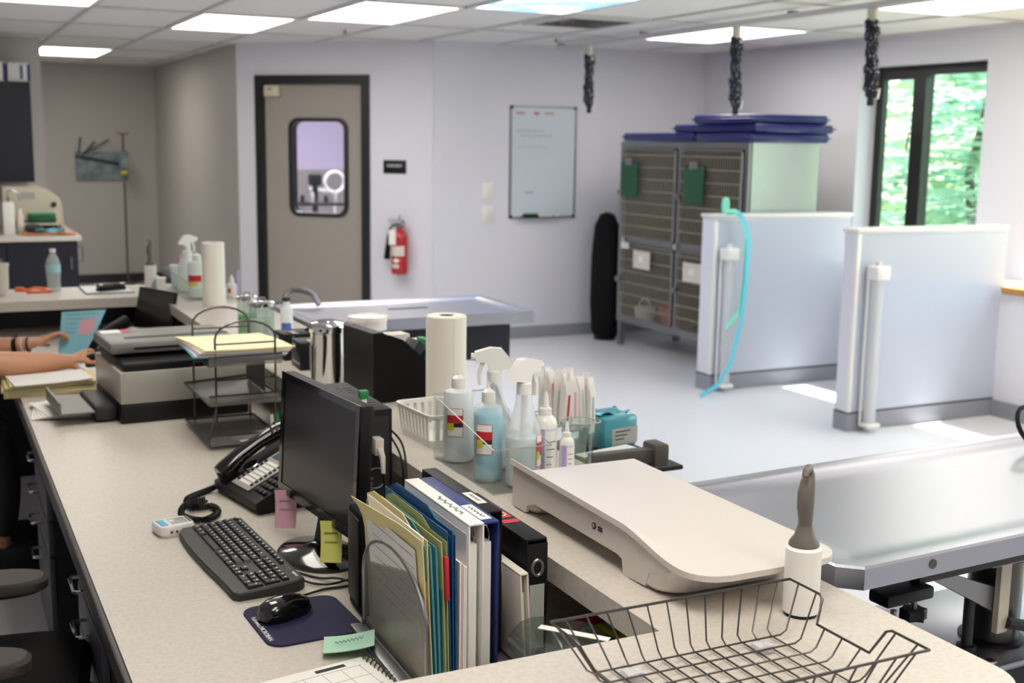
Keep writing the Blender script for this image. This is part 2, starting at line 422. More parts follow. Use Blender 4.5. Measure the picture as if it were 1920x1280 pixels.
for k in range(-5, 8):
    for j in range(-8, 7):
        if (k, j) in LIGHTS: continue
        x0, x1 = GX[k+5]+.004, (GX[k+6] if k < 7 else 6.16)-.004; y0, y1 = GY[j+8]+.004, GY[j+9]-.004
        x0 = max(x0, -2.2); y0 = max(y0, -2.5); y1 = min(y1, 14.09)
        if y1-y0 < .1: continue
        key = (round(x1-x0, 3), round(y1-y0, 3))
        if key not in tile_me:
            tile_me[key] = MB().box(0, x1-x0, 0, y1-y0, 0, .018).mesh('ceiling_tile', 0); tile_me[key].materials.append(MATS['ceil_tile'])
        part('ceiling_tile', tile_me[key], 'ceil_tile', ce, loc=(x0, y0, CZ+.012))
part('edge_tile', MB().box(6.172, 6.21, -2.5, 8.92, CZ+.012, CZ+.03), 'ceil_tile', ce)
for (k, j), where in LIGHTS.items():
    x0, y0 = GX[k+5]+.014, GY[j+8]+.014; dx, dy = .617, 1.182
    lab = 'lit recessed ceiling light panel '+where if where else ('ceiling light panel with a printed blue sky cover beside the air vent' if j < 0 else 'fill light panel added to brighten the surgery behind the door window')
    t = thing('ceiling_light', lab, 'ceiling light', (x0, y0, CZ), group='recessed ceiling lights')
    part('frame', MB().box(0, .018, 0, dy, .0, .05).box(dx-.018, dx, 0, dy, 0, .05).box(.018, dx-.018, 0, .018, 0, .05).box(.018, dx-.018, dy-.018, dy, 0, .05), 'white', t)
    dm = 'diffuser'
    if not where and j < 0:
        sm = MATS['diffuser'].copy(); MATS['sky_diffuser'] = sm; n = sm.node_tree; b = n.nodes['Principled BSDF']
        tc = n.nodes.new('ShaderNodeTexCoord'); tx = n.nodes.new('ShaderNodeTexNoise'); tx.inputs['Scale'].default_value = 2.2; rp = n.nodes.new('ShaderNodeValToRGB')
        rp.color_ramp.elements[0].position = .46; rp.color_ramp.elements[1].position = .58; rp.color_ramp.elements[0].color = (.02, .25, .75, 1); rp.color_ramp.elements[1].color = (.95, .96, 1, 1)
        n.links.new(tc.outputs['Object'], tx.inputs[0]); n.links.new(tx.outputs['Fac'], rp.inputs[0]); n.links.new(rp.outputs[0], b.inputs['Emission Color']); dm = 'sky_diffuser'
    elif not where: dm = 'surgery_fill'
    part('diffuser', MB().box(.018, dx-.018, .018, dy-.018, .008, .014), dm, t)
t = thing('ceiling_vent', 'square louvred ceiling air vent beside the sky panel', 'vent', (3.88, 6.95, CZ-.012))
part('frame', MB().box(-.29, .29, -.29, -.25, 0, .011).box(-.29, .29, .25, .29, 0, .011).box(-.29, -.25, -.25, .25, 0, .011).box(.25, .29, -.25, .25, 0, .011), 'ceil_grid', t)
for i, q in enumerate((.225, .165, .105, .05)):
    l0 = [(-q, -q, 0), (q, -q, 0), (q, q, 0), (-q, q, 0)]; l1 = [(x*.82, y*.82, .011) for x, y, z in l0]
    part('louvre', MB().loops([l0, l1], False, False).solid(.002), 'brown_grey', t, smooth=0)
t = thing('sprinkler_head', 'small ceiling sprinkler head in front of the surgery door', 'sprinkler', (2.75, 8.35, CZ-.03))
part('rosette', MB().lathe([(.035, .024), (.035, .03)], 16), 'white', t); part('head', MB().lathe([(.006, .024), (.012, .012), (.004, .006), (.02, .004), (.02, 0)], 12), 'steel_dull', t)
t = thing('sprinkler_head', 'small ceiling sprinkler head over the open floor past the vent', 'sprinkler', (4.3, 8.1, CZ-.03))
part('rosette', MB().lathe([(.035, .024), (.035, .03)], 16), 'white', t); part('head', MB().lathe([(.006, .024), (.012, .012), (.004, .006), (.02, .004), (.02, 0)], 12), 'steel_dull', t)
# partitions (half walls)
def partition(name, x0, x1, y0, y1, h, lab):
    o = struct(name, MB().box(x0, x1, y0, y1, .1, h-.025), 'wall', lab, 'half wall')
    part('cap', MB().rbox(x0-.012, x1, y0-.012, y1+.012, h-.025, h, .006), 'white_gloss', o)
    part('panel', MB().box(x0+.02, x1-.004, y0-.006, y0-.0005, .112, h-.04), 'partition', o)
    part('corner_trim', MB().rbox(x0-.004, x0+.022, y0-.009, y0+.02, .105, h-.027, .004), 'white_gloss', o)
    part('cove_base', MB().box(x0-.004, x1, y0-.010, y1+.006, 0, .105), 'cove', o)
    part('base_line', MB().box(x0-.0045, x1, y0-.0108, y1+.005, .103, .112), 'dark_base', o)

partition('wall_partition', 4.645, 5.79, 6.49, 6.63, 1.173, 'pale blue grey half wall with mint leash draped over it')
partition('wall_partition', 4.715, 5.885, 5.225, 5.33, 1.167, 'pale blue grey half wall ending at the honey wood sill')
struct('trim_3', MB().box(5.80, 6.21, 6.5, 6.6, .757, .80), 'white', 'white sill end piece behind the half wall', 'sill')
# outside
struct('ground', MB().box(6.6, 40, -25, 40, -.6, -.5), 'grass', 'grassy ground outside the windows', 'ground')
def frond_mesh(n, seed, spread, base, count):
    rnd = random.Random(seed); V = []; F = []
    def leaflet(p, d, nrm, L, W):
        s = d.cross(nrm).normalized()*W; i = len(V)
        V.extend([p, p+d*L*.45+s-nrm*L*.04, p+d*L-nrm*L*.16, p+d*L*.45-s-nrm*L*.04]); F.append((i, i+1, i+2, i+3))
    for _ in range(count):
        o = Vector((rnd.gauss(0, spread[0]), rnd.gauss(0, spread[1]), rnd.uniform(*spread[2])))
        a = rnd.uniform(0, 2*PI); el = rnd.uniform(-.1, .7); d = Vector((math.cos(a)*math.cos(el), math.sin(a)*math.cos(el), math.sin(el)))
        L = rnd.uniform(.6, 1.0); side = d.cross(Vector((0, 0, 1))).normalized(); nrm = side.cross(d).normalized(); k = 9
        for q in range(k):
            t = (q+.6)/k; p = o+d*L*t-Vector((0, 0, 1))*L*.5*t*t; l = .27*(1-.5*abs(2*t-.9))*1.1
            for sgn in (-1, 1): leaflet(p, (side*sgn+d*.45).normalized(), nrm, l, l*.15)
        leaflet(o+d*L-Vector((0, 0, 1))*L*.5, d, nrm, .16, .03)
    me = bpy.data.meshes.new('foliage'); me.from_pydata([tuple(base+v) for v in V], [], F); return me
TREES = [((8.1, 7.5), 'a', 'sumac tree with long feathery leaves close outside the window'), ((8.6, 9.7), 'b', 'yellow green feathery tree behind the narrow window pane'),
         ((10.4, 9.4), 'c', 'dark green feathery tree deep behind the sumac'), ((8.6, 5.2), 'b', 'pale green feathery tree outside the sill window'),
         ((12.2, 11.2), 'c', 'dark feathery tree farthest along the fence of leaves'), ((9.4, 11.9), 'a', 'fresh green feathery tree past the cages outside'), ((9.0, 2.0), 'a', 'feathery green tree outside the exam table window')]
for i, ((x, y), k, lab) in enumerate(TREES):
    t = thing('sumac_tree', lab, 'tree', (x, y, -.5))
    part('trunk', MB().tube([(0, 0, 0), (.05, .03, .9), (-.05, .1, 1.9), (.1, 0, 3.0)], [.07, .055, .04, .02], 8), 'bark', t)
    part('foliage', frond_mesh(0, 30+i, (.42, .52, (.3, 3.7)), Vector((0, 0, 0)), 260), 'leaf_'+k, t, kind='stuff')

# ------------------------------------------------------------------ things at the back of the room
# whiteboard
t = thing('whiteboard', 'tall silver framed whiteboard with faint writing on the far wall', 'whiteboard', (4.325, 8.919, 1.005))

part('board', MB().box(.006, .604, -.012, -.001, .006, .904), 'whiteboard', t)
part('frame', MB().box(0, .012, -.018, 0, 0, .91).box(.598, .61, -.018, 0, 0, .91).box(.012, .598, -.018, 0, 0, .012).box(.012, .598, -.018, 0, .898, .91), 'steel_dull', t)
for x in (0, .585):
    for z in (0, .885): part('corner_cap', MB().rbox(x, x+.025, -.022, 0, z, z+.025, .004), 'charcoal', t)
part('pen_tray', MB().box(.09, .47, -.06, -.018, 0, .006).box(.09, .47, -.06, -.054, .006, .014), 'steel_dull', t)
def smudge(name, parent, m, x0, x1, z, amp, n=36):
    return part(name, MB().tube([(x0+(x1-x0)*i/n, -.0128, z+amp*math.sin(i*1.9)+amp*.6*math.sin(i*.8)) for i in range(n+1)], .0018, 4), m, parent)
for x0, x1 in ((.05, .13), (.21, .26), (.31, .39)): smudge('heading_scrawl', t, 'text_red', x0, x1, .85, .012, 24)
for x0, x1, z, c in ((.06, .31, .71, 'text_grey'), (.09, .38, .67, 'text_grey'), (.07, .34, .58, 'text_green'), (.14, .22, .21, 'text_blue')): smudge('scrawl', t, c, x0, x1, z, .006)
t = thing('board_eraser', 'green and black felt eraser on the whiteboard tray', 'eraser', (4.44, 8.873, 1.0115))
part('felt', MB().rbox(0, .13, -.018, .018, 0, .022, .003), 'black_matte', t); part('grip', MB().rbox(.005, .125, -.015, .015, .022, .034, .003), 'green_clip', t)
for i, (x, m_, l) in enumerate(((.60, 'white', 'white capped marker on the whiteboard tray'), (.66, 'green_clip', 'green marker on the whiteboard tray'))):
    t = thing('marker', l, 'marker', (4.325+x-.34, 8.875, 1.0185)); part('barrel', MB().cyl((0, 0, 0), (.085, 0, 0), .007, 10), m_, t); part('cap', MB().cyl((.085, 0, 0), (.12, 0, 0), .008, 10), 'white', t)
# switch plates
for z, l in ((1.23, 'upper white switch plate beside the whiteboard'), (1.045, 'lower white switch plate beside the whiteboard')):
    t = thing('switch_plate', l, 'switch', (4.13, 8.919, z))
    part('plate', MB().rbox(-.05, .05, -.007, 0, -.065, .065, .003), 'white', t); part('rocker', MB().rbox(-.017, .017, -.012, -.006, -.033, .033, .002), 'white_gloss', t)
# sign and extinguisher on the diagonal wall
t = thing('door_sign', 'small black room sign reading SURGERY beside the door', 'sign'); t.matrix_world = DX @ T(1.44, 0, 1.412)
part('plate', MB().rbox(-.1, .1, -.008, -.0005, -.053, .053, .003), 'black', t)
text('lettering', 'SURGERY', .032, 'text_white', t, frame3((0, -.0085, .008), (1, 0, 0), (0, 0, 1)))
t = thing('fire_extinguisher', 'red fire extinguisher with black nozzle hanging by the door', 'fire extinguisher'); t.matrix_world = DX @ T(1.515, -.078, .56)
part('cylinder', MB().lathe([(.05, 0), (.064, .008), (.067, .03), (.067, .29), (.06, .325), (.04, .35), (.024, .362), (.022, .375)], 28), 'red', t)
part('valve', MB().lathe([(.02, .375), (.024, .38), (.024, .405), (.012, .41)], 16), 'steel_dull', t)
part('carry_handle', MB().box(-.09, .05, -.009, .009, .408, .416).box(-.1, .03, -.008, .008, .43, .437).box(.02, .036, -.008, .008, .41, .435), 'steel_dull', t)
part('pin', MB().cyl((0, 0, .437), (0, 0, .47), .006, 8), 'red', t)
part('hose', MB().tube([(-.02, 0, .395), (-.06, 0, .39), (-.085, -.005, .36), (-.092, -.005, .31)], .008, 8), 'black', t)
part('nozzle', MB().cyl((-.092, -.005, .315), (-.108, -.008, .12), .014, 14, .026), 'black_matte', t)
lw = MB()
def wrap(r, a0, a1, z0, z1, n=12):
    return MB().grid(lambda u, v: (r*math.cos(math.radians(a0+(a1-a0)*u)), r*math.sin(math.radians(a0+(a1-a0)*u)), z0+(z1-z0)*v), n, 1)
part('tag', MB().box(-.06, .0, -.075, -.0735, .24, .36), 'paper', t, label='white inspection tag')
part('label', wrap(.0676, 200, 330, .15, .23), 'offwhite', t); part('emblem', MB().poly([(-.03, -.0705, .115), (0, -.0705, .095), (.035, -.0705, .115), (0, -.0705, .135)]), 'paper', t)
part('lower_label', wrap(.0676, 225, 290, .055, .085), 'offwhite', t)
part('wall_hook', MB().box(-.015, .015, .02, .077, .37, .39), 'steel_dull', t)
# equipment in the surgery
t = thing('surgery_stand', 'dark equipment stand seen through the door window', 'stand', (3.68, 12.2, 0))
part('base', MB().cyl((0, 0, 0), (0, 0, .04), .25, 20), 'black', t); part('column', MB().cyl((0, 0, .04), (0, 0, 1.2), .03, 12), 'black', t)
part('head', MB().rbox(-.06, .06, -.06, .06, 1.15, 1.27, .02), 'black', t); part('tray', MB().rbox(-.2, .28, -.2, .2, .95, .98, .008), 'charcoal', t)
for i, (x, h) in enumerate(((-.15, .08), (-.05, .11), (.1, .07), (.2, .12))): part('vial', MB().lathe([(.025, .98), (.025, .98+h*.7), (.012, .98+h)], 12, (x, -.05, 0)), 'white' if i % 2 else 'black', t)
t = thing('ring_lamp', 'white ring lamp on an arm seen through the door window', 'lamp', (4.05, 12.7, 0))
part('base', MB().cyl((0, 0, 0), (0, 0, .04), .2, 18), 'white', t); part('pole', MB().cyl((0, 0, .04), (0, 0, 1.08), .014, 10), 'white', t)
part('ring', MB().tube([(.11*math.cos(a*PI/9), 0, 1.17+.11*math.sin(a*PI/9)) for a in range(18)], .018, 8, True), 'white_gloss', t)
part('arm', MB().tube([(0, 0, 1.06), (-.2, 0, 1.09), (-.28, 0, 1.1)], .014, 8), 'white', t)
# ceiling rail and leashes
t = thing('ceiling_rail', 'long pale rail under the ceiling carrying the coiled leashes', 'rail', (4.56, 0, CZ-.045))
part('track', MB().box(-.018, .018, 2.0, 8.55, 0, .03), 'ceil_grid', t)
for y in (2.4, 4.2, 5.7, 7.3, 8.5): part('bracket', MB().box(-.025, .025, y-.02, y+.02, .03, .044), 'steel_dull', t)

def leash(y, ztop, zbot, lab, seed):
    rnd = random.Random(seed); t = thing('coiled_leash', lab, 'leash', (4.56, y, CZ-.045)); z0 = CZ-.045
    part('hanger', MB().rbox(-.014, .014, -.03, .03, -.075, -.001, .004), 'offwhite', t)
    a, b = -.07, zbot-z0+.05; n = 40
    for s in range(3):
        P = []
        for i in range(n+1):
            u = i/n; th = u*2*PI*6+s*2*PI/3; r = .022+.006*math.sin(u*9+s); off = .012*math.sin(u*5+seed)
            P.append((r*math.cos(th)+off, r*math.sin(th)+off-.02*u, a+(b-a)*u))
        part('strand', MB().tube(P, .017, 7), 'rope', t)
    part('knot', MB().tube([(.0, -.05, a-.02), (.02, -.02, a-.035), (.03, .03, a-.02)], .009, 6), 'white', t)
    part('clip', MB().rbox(-.014, .014, -.034, -.006, b-.055, b, .004), 'black', t); part('tie', MB().tube([(0, -.02, b+.01), (.03, -.05, b+.03), (.01, -.06, b-.02)], .007, 6), 'white', t)
leash(8.06, 2.36, 1.85, 'coiled dark leash hanging nearest the whiteboard', 1)
leash(6.23, 2.38, 1.81, 'coiled dark leash hanging over the blue cage pads', 2)
leash(5.04, 2.39, 1.84, 'coiled dark leash hanging in front of the window', 3)
# cages
t = thing('cage_bank', 'stainless steel bank of four animal cages with barred doors', 'cage', (5.05, 6.70, 0)); W, Dp, H0, H1 = 1.67, .60, .20, 1.64

m = MB(); m.box(.02, Dp, 0, .012, H0, H1).box(.02, Dp, W-.012, W, H0, H1).box(.02, Dp, .012, W-.012, H1-.012, H1).box(.02, Dp, .012, W-.012, H0, H0+.012)
part('shell', m, 'cage_steel', t, smooth=0)
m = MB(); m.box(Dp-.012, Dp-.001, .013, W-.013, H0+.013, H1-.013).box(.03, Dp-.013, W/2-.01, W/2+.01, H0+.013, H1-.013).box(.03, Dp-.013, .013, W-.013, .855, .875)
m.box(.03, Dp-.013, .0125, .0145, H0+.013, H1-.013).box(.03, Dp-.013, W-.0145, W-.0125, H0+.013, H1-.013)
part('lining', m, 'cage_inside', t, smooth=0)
m = MB()
for y in (0, W/2-.025, W-.05): m.box(0, .03, y, y+.05, H0, H1)
for z in (H0, .84, H1-.05): m.box(.001, .029, .05, W/2-.025, z, z+.05).box(.001, .029, W/2+.025, W-.05, z, z+.05)
part('front_frame', m, 'steel_dull', t, smooth=0)
for x, y in ((.01, .01), (.01, W-.05), (Dp-.05, .01), (Dp-.05, W-.05)): part('leg', MB().box(x, x+.04, y, y+.04, .0, H0), 'steel_dull', t, smooth=0)
for y0, y1 in ((.055, W/2-.03), (W/2+.03, W-.055)):
    for z0, z1 in ((H0+.055, .835), (.895, H1-.055)):
        rr = [(-.012, y, z) for y, z in rrect(y0, y1, z0, z1, .03, 3)]
        dr = part('cage_door', MB().tube(rr, .010, 6, True), 'steel_dull', t)
        b = MB(); y = y0+.02
        while y < y1-.01: b.cyl((-.012, y, z0), (-.012, y, z1), .0036, 5); y += .027
        z = z0+.09
        while z < z1-.03: b.cyl((-.017, y0, z), (-.017, y1, z), .0045, 5); z += .092
        part('door_bars', b, 'cage_bar', dr, kind='stuff')
        part('latch', MB().rbox(-.04, -.012, y1-.03, y1+.035, (z0+z1)/2-.02, (z0+z1)/2+.02, .005), 'steel_dull', dr)
for y in (.1, W/2, W-.1): part('hinge_pin', MB().cyl((-.012, y, .845), (-.012, y, .885), .012, 8), 'offwhite', t)
def clipboard_v(y, z, mcol, lab, name='hanging_clipboard'):
    t = thing(name, lab, 'clipboard', (5.012, y, z))
    part('board', MB().rbox(-.006, 0, -.125, .125, 0, .27, .002), mcol, t); part('clip', MB().rbox(-.018, -.006, -.05, .05, .245, .30, .005), 'steel_dull', t); part('sheet', MB().box(-.0075, -.0065, -.03, .06, .27, .30), 'paper', t)
clipboard_v(8.165, 1.21, 'green_dark', 'green clipboard hung on the cage door nearest the far wall'); clipboard_v(7.28, 1.20, 'green_dark', 'green clipboard hung on the cage door above the leash partition')
for y, z, l in ((7.95, .66, 'cream record card in a sleeve on the lower cage door over the stored bedding'), (7.26, .63, 'cream record card on the lower cage door behind the half wall')):
    t = thing('record_card', l, 'card', (5.012, y, z)); part('card', MB().box(-.004, 0, -.12, .12, 0, .14), 'offwhite', t); part('sticker', MB().box(-.005, -.004, -.03, .04, .05, .1), 'paper', t)
for y in (8.16, 8.22): solo('white_clip', MB().rbox(-.02, 0, -.022, .022, 0, .05, .006), 'white', 'white clip on the lower cage door', 'clip', (5.014, y, .80), group='white clips on the cage')
t = thing('stored_hose_coil', 'pale coiled tube inside the lower cage', 'tube', (5.47, 7.98, .212))
part('coil', MB().tube([(.0+.1*math.cos(a*.5), .13*math.sin(a*.5), .02+a*.012) for a in range(22)], .014, 7), 'offwhite', t)
t = thing('red_bin', 'red plastic bin inside the lower cage', 'bin', (5.22, 7.72, .2125)); part('bin', MB().loops([[(x, y, 0) for x, y in rrect(-.08, .08, -.12, .12, .02)], [(x, y, .16) for x, y in rrect(-.1, .1, -.15, .15, .02)]]), 'red', t); part('rim', MB().tube([(x, y, .16) for x, y in rrect(-.1, .1, -.15, .15, .02)], .006, 6, True), 'red', t)
t = thing('white_tub', 'white tub with handle inside the lower cage', 'tub', (5.20, 8.18, .2125)); part('tub', MB().lathe([(.07, 0), (.085, .11), (.09, .115)], 18), 'white', t); part('handle', MB().tube([(0, .085*math.cos(a*PI/8), .11+.07*math.sin(a*PI/8)) for a in range(9)], .006, 6), 'white', t)
t = thing('folded_blanket', 'dark folded blanket inside the lower cage', 'blanket', (5.35, 7.3, .2125)); part('lower_fold', MB().rbox(-.2, .2, -.25, .25, 0, .07, .03), 'navy', t); part('upper_fold', MB().rbox(-.19, .19, -.24, .2, .07, .13, .028), 'charcoal', t)
# vinyl pads on the cage bank
def pad(x0, x1, y0, y1, z0, z1, lab):
    cx, cy = (x0+x1)/2, (y0+y1)/2; t = thing('vinyl_pad', lab, 'pad', (cx, cy, z0), group='blue vinyl pads on the cages'); hx, hy, h = (x1-x0)/2, (y1-y0)/2, (z1-z0)
    part('cover', MB().rbox(-hx+.004, hx-.004, -hy+.004, hy-.004, 0, h, .022, 4), 'vinyl_blue', t)
    part('piping', MB().tube([(-hx, -hy, h/2), (hx, -hy, h/2), (hx, hy, h/2), (-hx, hy, h/2)], .005, 6, True), 'vinyl_blue', t)
pad(5.0, 5.62, 7.31, 8.28, 1.642, 1.705, 'thin blue pad lying on the cage top by the far wall')
pad(5.0, 5.68, 6.62, 7.28, 1.642, 1.705, 'lowest blue pad overhanging the cage top corner')
pad(5.02, 5.70, 6.60, 7.6, 1.707, 1.765, 'middle blue pad in the stack over the cages')
pad(5.0, 5.68, 6.64, 7.32, 1.767, 1.83, 'topmost blue pad in the stack on the cages')
t = thing('rolled_stretcher', 'tall black padded bundle standing between the cages and far wall', 'stretcher', (5.10, 8.64, 0))
part('padding', MB().lathe([(.10, .02), (.13, .06), (.15, .3), (.145, .7), (.12, .95), (.07, 1.04), (.02, 1.06)], 20, sx=.72, sy=1.2), 'black_matte', t); part('foot', MB().cyl((0, 0, 0), (0, 0, .03), .085, 16), 'black', t)
# partition gates and the mint leash
def gate(x, y, lab):
    t = thing('retractable_gate', lab, 'gate', (x, y, .03))
    part('tube', MB().cyl((0, 0, .02), (0, 0, .87), .035, 18), 'acr_white', t); part('core', MB().cyl((0, 0, .03), (0, 0, .86), .018, 12), 'white', t)
    part('head', MB().rbox(-.05, .05, -.05, .042, .85, .93, .01), 'white_gloss', t); part('knob', MB().cyl((0, 0, .93), (0, 0, .955), .018, 12), 'white_gloss', t)
    part('foot', MB().rbox(-.048, .048, -.048, .042, 0, .025, .008), 'white_gloss', t); part('side_rod', MB().cyl((-.045, .025, .02), (-.045, .025, .86), .008, 8), 'white', t)

gate(4.725, 6.43, 'white gate tube on the half wall with the mint leash'); gate(4.825, 5.165, 'white gate tube on the half wall by the window')
t = thing('slip_leash', 'mint and aqua slip leash draped over the half wall', 'leash', (4.68, 6.42, 0))
def band(P, w, th=.004):
    m = MB(); P = [Vector(p) for p in P]; A = []
    for i, p in enumerate(P):
        tg = (P[min(i+1, len(P)-1)]-P[max(i-1, 0)]).normalized(); s = tg.cross(Vector((0, 1, 0))); s = s.normalized()*w/2 if s.length > 1e-4 else Vector((w/2, 0, 0))
        A.append([m.bm.verts.new(p+s), m.bm.verts.new(p-s), m.bm.verts.new(p-s+Vector((0, -th, 0))), m.bm.verts.new(p+s+Vector((0, -th, 0)))])
    for a, b in zip(A, A[1:]):
        for k in range(4): m.bm.faces.new((a[k], a[(k+1) % 4], b[(k+1) % 4], b[k]))
    m.bm.faces.new(A[0]); m.bm.faces.new(A[-1][::-1]); return m
part('handle_loop', MB().tube([(-.01+.014*math.cos(a*PI/7), 0, 1.235+.04*math.sin(a*PI/7)) for a in range(14)], .016, 8, True), 'mint', t)
part('mint_strap', band([(.0, 0, 1.20), (.06, -.01, 1.20), (.105, -.035, 1.14), (.12, -.065, 1.04), (.115, -.07, .78), (.08, -.075, .55), (.0, -.08, .47), (-.03, -.08, .45)], .03), 'mint', t)
part('aqua_strap', band([(.02, .03, 1.185), (.08, -.02, 1.19), (.125, -.045, 1.12), (.13, -.075, 1.0), (.12, -.08, .75), (.09, -.085, .48), (.02, -.09, .22), (-.08, -.09, .07), (-.22, -.10, .015)], .03), 'aqua', t)
# nook: cabinets, counter and what stands there
t = thing('nook_base_cabinet', 'dark navy base cabinet under the nook counter', 'cabinet', (-.9, 9.22, 0))
part('body', MB().box(0, 1.9, 0, 1.2, .1, .87), 'navy', t, smooth=0); part('toe_kick', MB().box(0, 1.86, .05, 1.2, 0, .1), 'navy_dark', t, smooth=0)
for i in range(4): 
    dd = part('door', MB().box(.015+i*.47, .475+i*.47, -.018, -.001, .12, .86), 'navy', t, smooth=0); part('handle', MB().tube([(.44+i*.47, -.02, .66), (.44+i*.47, -.045, .67), (.44+i*.47, -.045, .76), (.44+i*.47, -.02, .77)], .005, 6), 'chrome', dd)
part('towel_ring', MB().tube([(1.905, .05, .83), (1.94, .05, .82), (1.94, .05, .72), (1.905, .05, .71)], .007, 6), 'steel_dull', t)
solo('nook_counter', MB().rbox(-.92, 1.025, 9.18, 10.6, .872, .912, .004), 'laminate', 'beige laminate counter over the navy nook cabinets', 'counter')
t = thing('nook_wall_cabinet', 'navy wall cabinet hung above the nook counter', 'cabinet', (-.9, 10.2, 1.26))
part('body', MB().box(0, 1.71, 0, .418, 0, .765), 'navy', t, smooth=0)
for i in range(3): part('door', MB().box(.01+i*.57, .56+i*.57, -.02, -.001, .01, .755), 'navy', t, smooth=0)
for i, (x, w_, h, l) in enumerate(((.42, .22, .15, 'white wrapped carton with green stripe on the navy cabinet'), (.655, .16, .145, 'white wrapped carton with blue corner on the navy cabinet'))):
    t = thing('wrapped_carton', l, 'box', (x, 10.23, 2.027)); part('carton', MB().rbox(0, w_, 0, .3, 0, h, .006), 'paper', t); part('stripe', MB().box(w_*.55, w_*.55+.02, -.002, -.0005, .02, h-.02), 'teal_folder' if i == 0 else 'blue_folder', t); part('end_label', MB().box(w_-.02, w_+.001, -.0015, .08, .005, h-.01), 'blue_binder', t)
t = thing('incubator_machine', 'beige rounded lab machine on the nook counter', 'machine', (.70, 9.8, .912))
part('housing', MB().prism([(-.16, 0), (.25, 0), (.25, .18), (.23, .25), (.17, .30), (.1, .33), (-.16, .33)], 'y', -.15, .2).bevel(.02, 2), 'beige', t)
part('display', MB().box(-.04, .06, -.153, -.15, .24, .29), 'lcd_grey', t); part('dark_slot', MB().box(-.08, .18, -.154, -.15, .02, .08), 'charcoal', t); part('knob', MB().cyl((.19, -.17, .2), (.19, -.15, .2), .02, 12), 'charcoal', t)
t = thing('green_tool_box', 'small green case on the beige lab machine shelf', 'case', (.80, 9.55, .985)); part('case', MB().rbox(-.1, .09, -.07, .07, 0, .05, .012), 'green_dark', t); part('lid', MB().rbox(-.1, .09, -.07, .07, .051, .068, .008), 'green_clip', t)
t = thing('riser_shelf', 'low grey riser under the green case on the nook counter', 'shelf', (.80, 9.55, .912)); part('shelf', MB().box(-.14, .14, -.09, .09, .058, .072), 'beige', t)
for x in (-.13, .118): part('leg', MB().box(x, x+.012, -.08, .08, 0, .058), 'beige', t)
solo('orange_towel', MB().grid(lambda u, v: (-.17+.36*u+.01*math.sin(9*v), -.12+.24*v, .004+.006*abs(math.sin(7*u+3*v))), 16, 12).solid(.004), 'orange_cloth', 'peach coloured towel spread on the nook counter', 'towel', (.80, 9.31, .914))
t = thing('blue_mask_pile', 'crumpled blue mask on the peach towel', 'mask', (.80, 9.30, .932)); part('fabric', MB().grid(lambda u, v: (-.08+.2*u, -.05+.1*v, .012+.014*math.sin(8*u)*math.cos(6*v)), 12, 8).solid(.003), 'light_blue', t)
t = thing('dark_scanner', 'small dark handheld scanner on the peach towel', 'scanner', (.72, 9.36, .930)); part('body', MB().rbox(-.06, .05, -.04, .04, 0, .055, .02), 'charcoal', t); part('button', MB().cyl((0, -.01, .055), (0, -.01, .06), .012, 10), 'text_grey', t)
t = thing('soap_dispenser', 'white soap dispenser at the edge of the nook counter', 'dispenser', (.555, 9.38, .912)); part('body', MB().rbox(-.04, .04, -.04, .04, 0, .235, .01), 'white', t); part('pump', MB().cyl((0, 0, .235), (0, 0, .27), .012, 10), 'chrome', t); part('spout', MB().tube([(0, 0, .27), (0, 0, .31), (.03, -.02, .32), (.06, -.04, .30), (.075, -.05, .24)], .006, 8), 'chrome', t)
t = thing('white_bottle', 'slim white bottle beside the soap dispenser', 'bottle', (.635, 9.42, .912)); part('body', MB().lathe([(.024, 0), (.026, .01), (.026, .13), (.012, .15), (.012, .165)], 16), 'offwhite', t); part('cap', MB().cyl((0, 0, .165), (0, 0, .18), .014, 12), 'white', t)
t = thing('wall_poster_rack', 'blue grey rack panel with rods fixed to the back wall', 'rack', (1.80, 14.08, 1.15))
part('panel', MB().box(-.26, .29, -.02, 0, 0, .31), 'rack_blue', t); part('rail', MB().cyl((-.26, -.04, .26), (.28, -.04, .16), .012, 8), 'charcoal', t)
for a, b in (((-.22, .28), (-.2, .46)), ((-.17, .28), (.1, .44)), ((-.19, .26), (-.05, .42))): part('rod', MB().cyl((a[0], -.03, a[1]), (b[0], -.03, b[1]), .009, 8), 'brown_grey', t)
t = thing('iv_pole', 'slim grey drip pole standing at the corridor end', 'pole', (2.005, 13.75, 0))
part('pole', MB().cyl((0, 0, .03), (0, 0, 1.66), .012, 10), 'pole_grey', t); part('hook_bar', MB().tube([(-.06, 0, 1.67), (-.04, 0, 1.655), (.04, 0, 1.655), (.06, 0, 1.67)], .007, 6), 'pole_grey', t); part('pump', MB().rbox(-.05, .05, -.05, .03, 1.28, 1.46, .012), 'rack_blue', t); part('clamp', MB().rbox(-.03, .03, -.03, .03, 1.22, 1.26, .006), 'yellow_label', t)
for a in range(5): part('foot', MB().cyl((0, 0, .035), (.22*math.cos(a*1.2566), .22*math.sin(a*1.2566), .012), .011, 8), 'pole_grey', t)

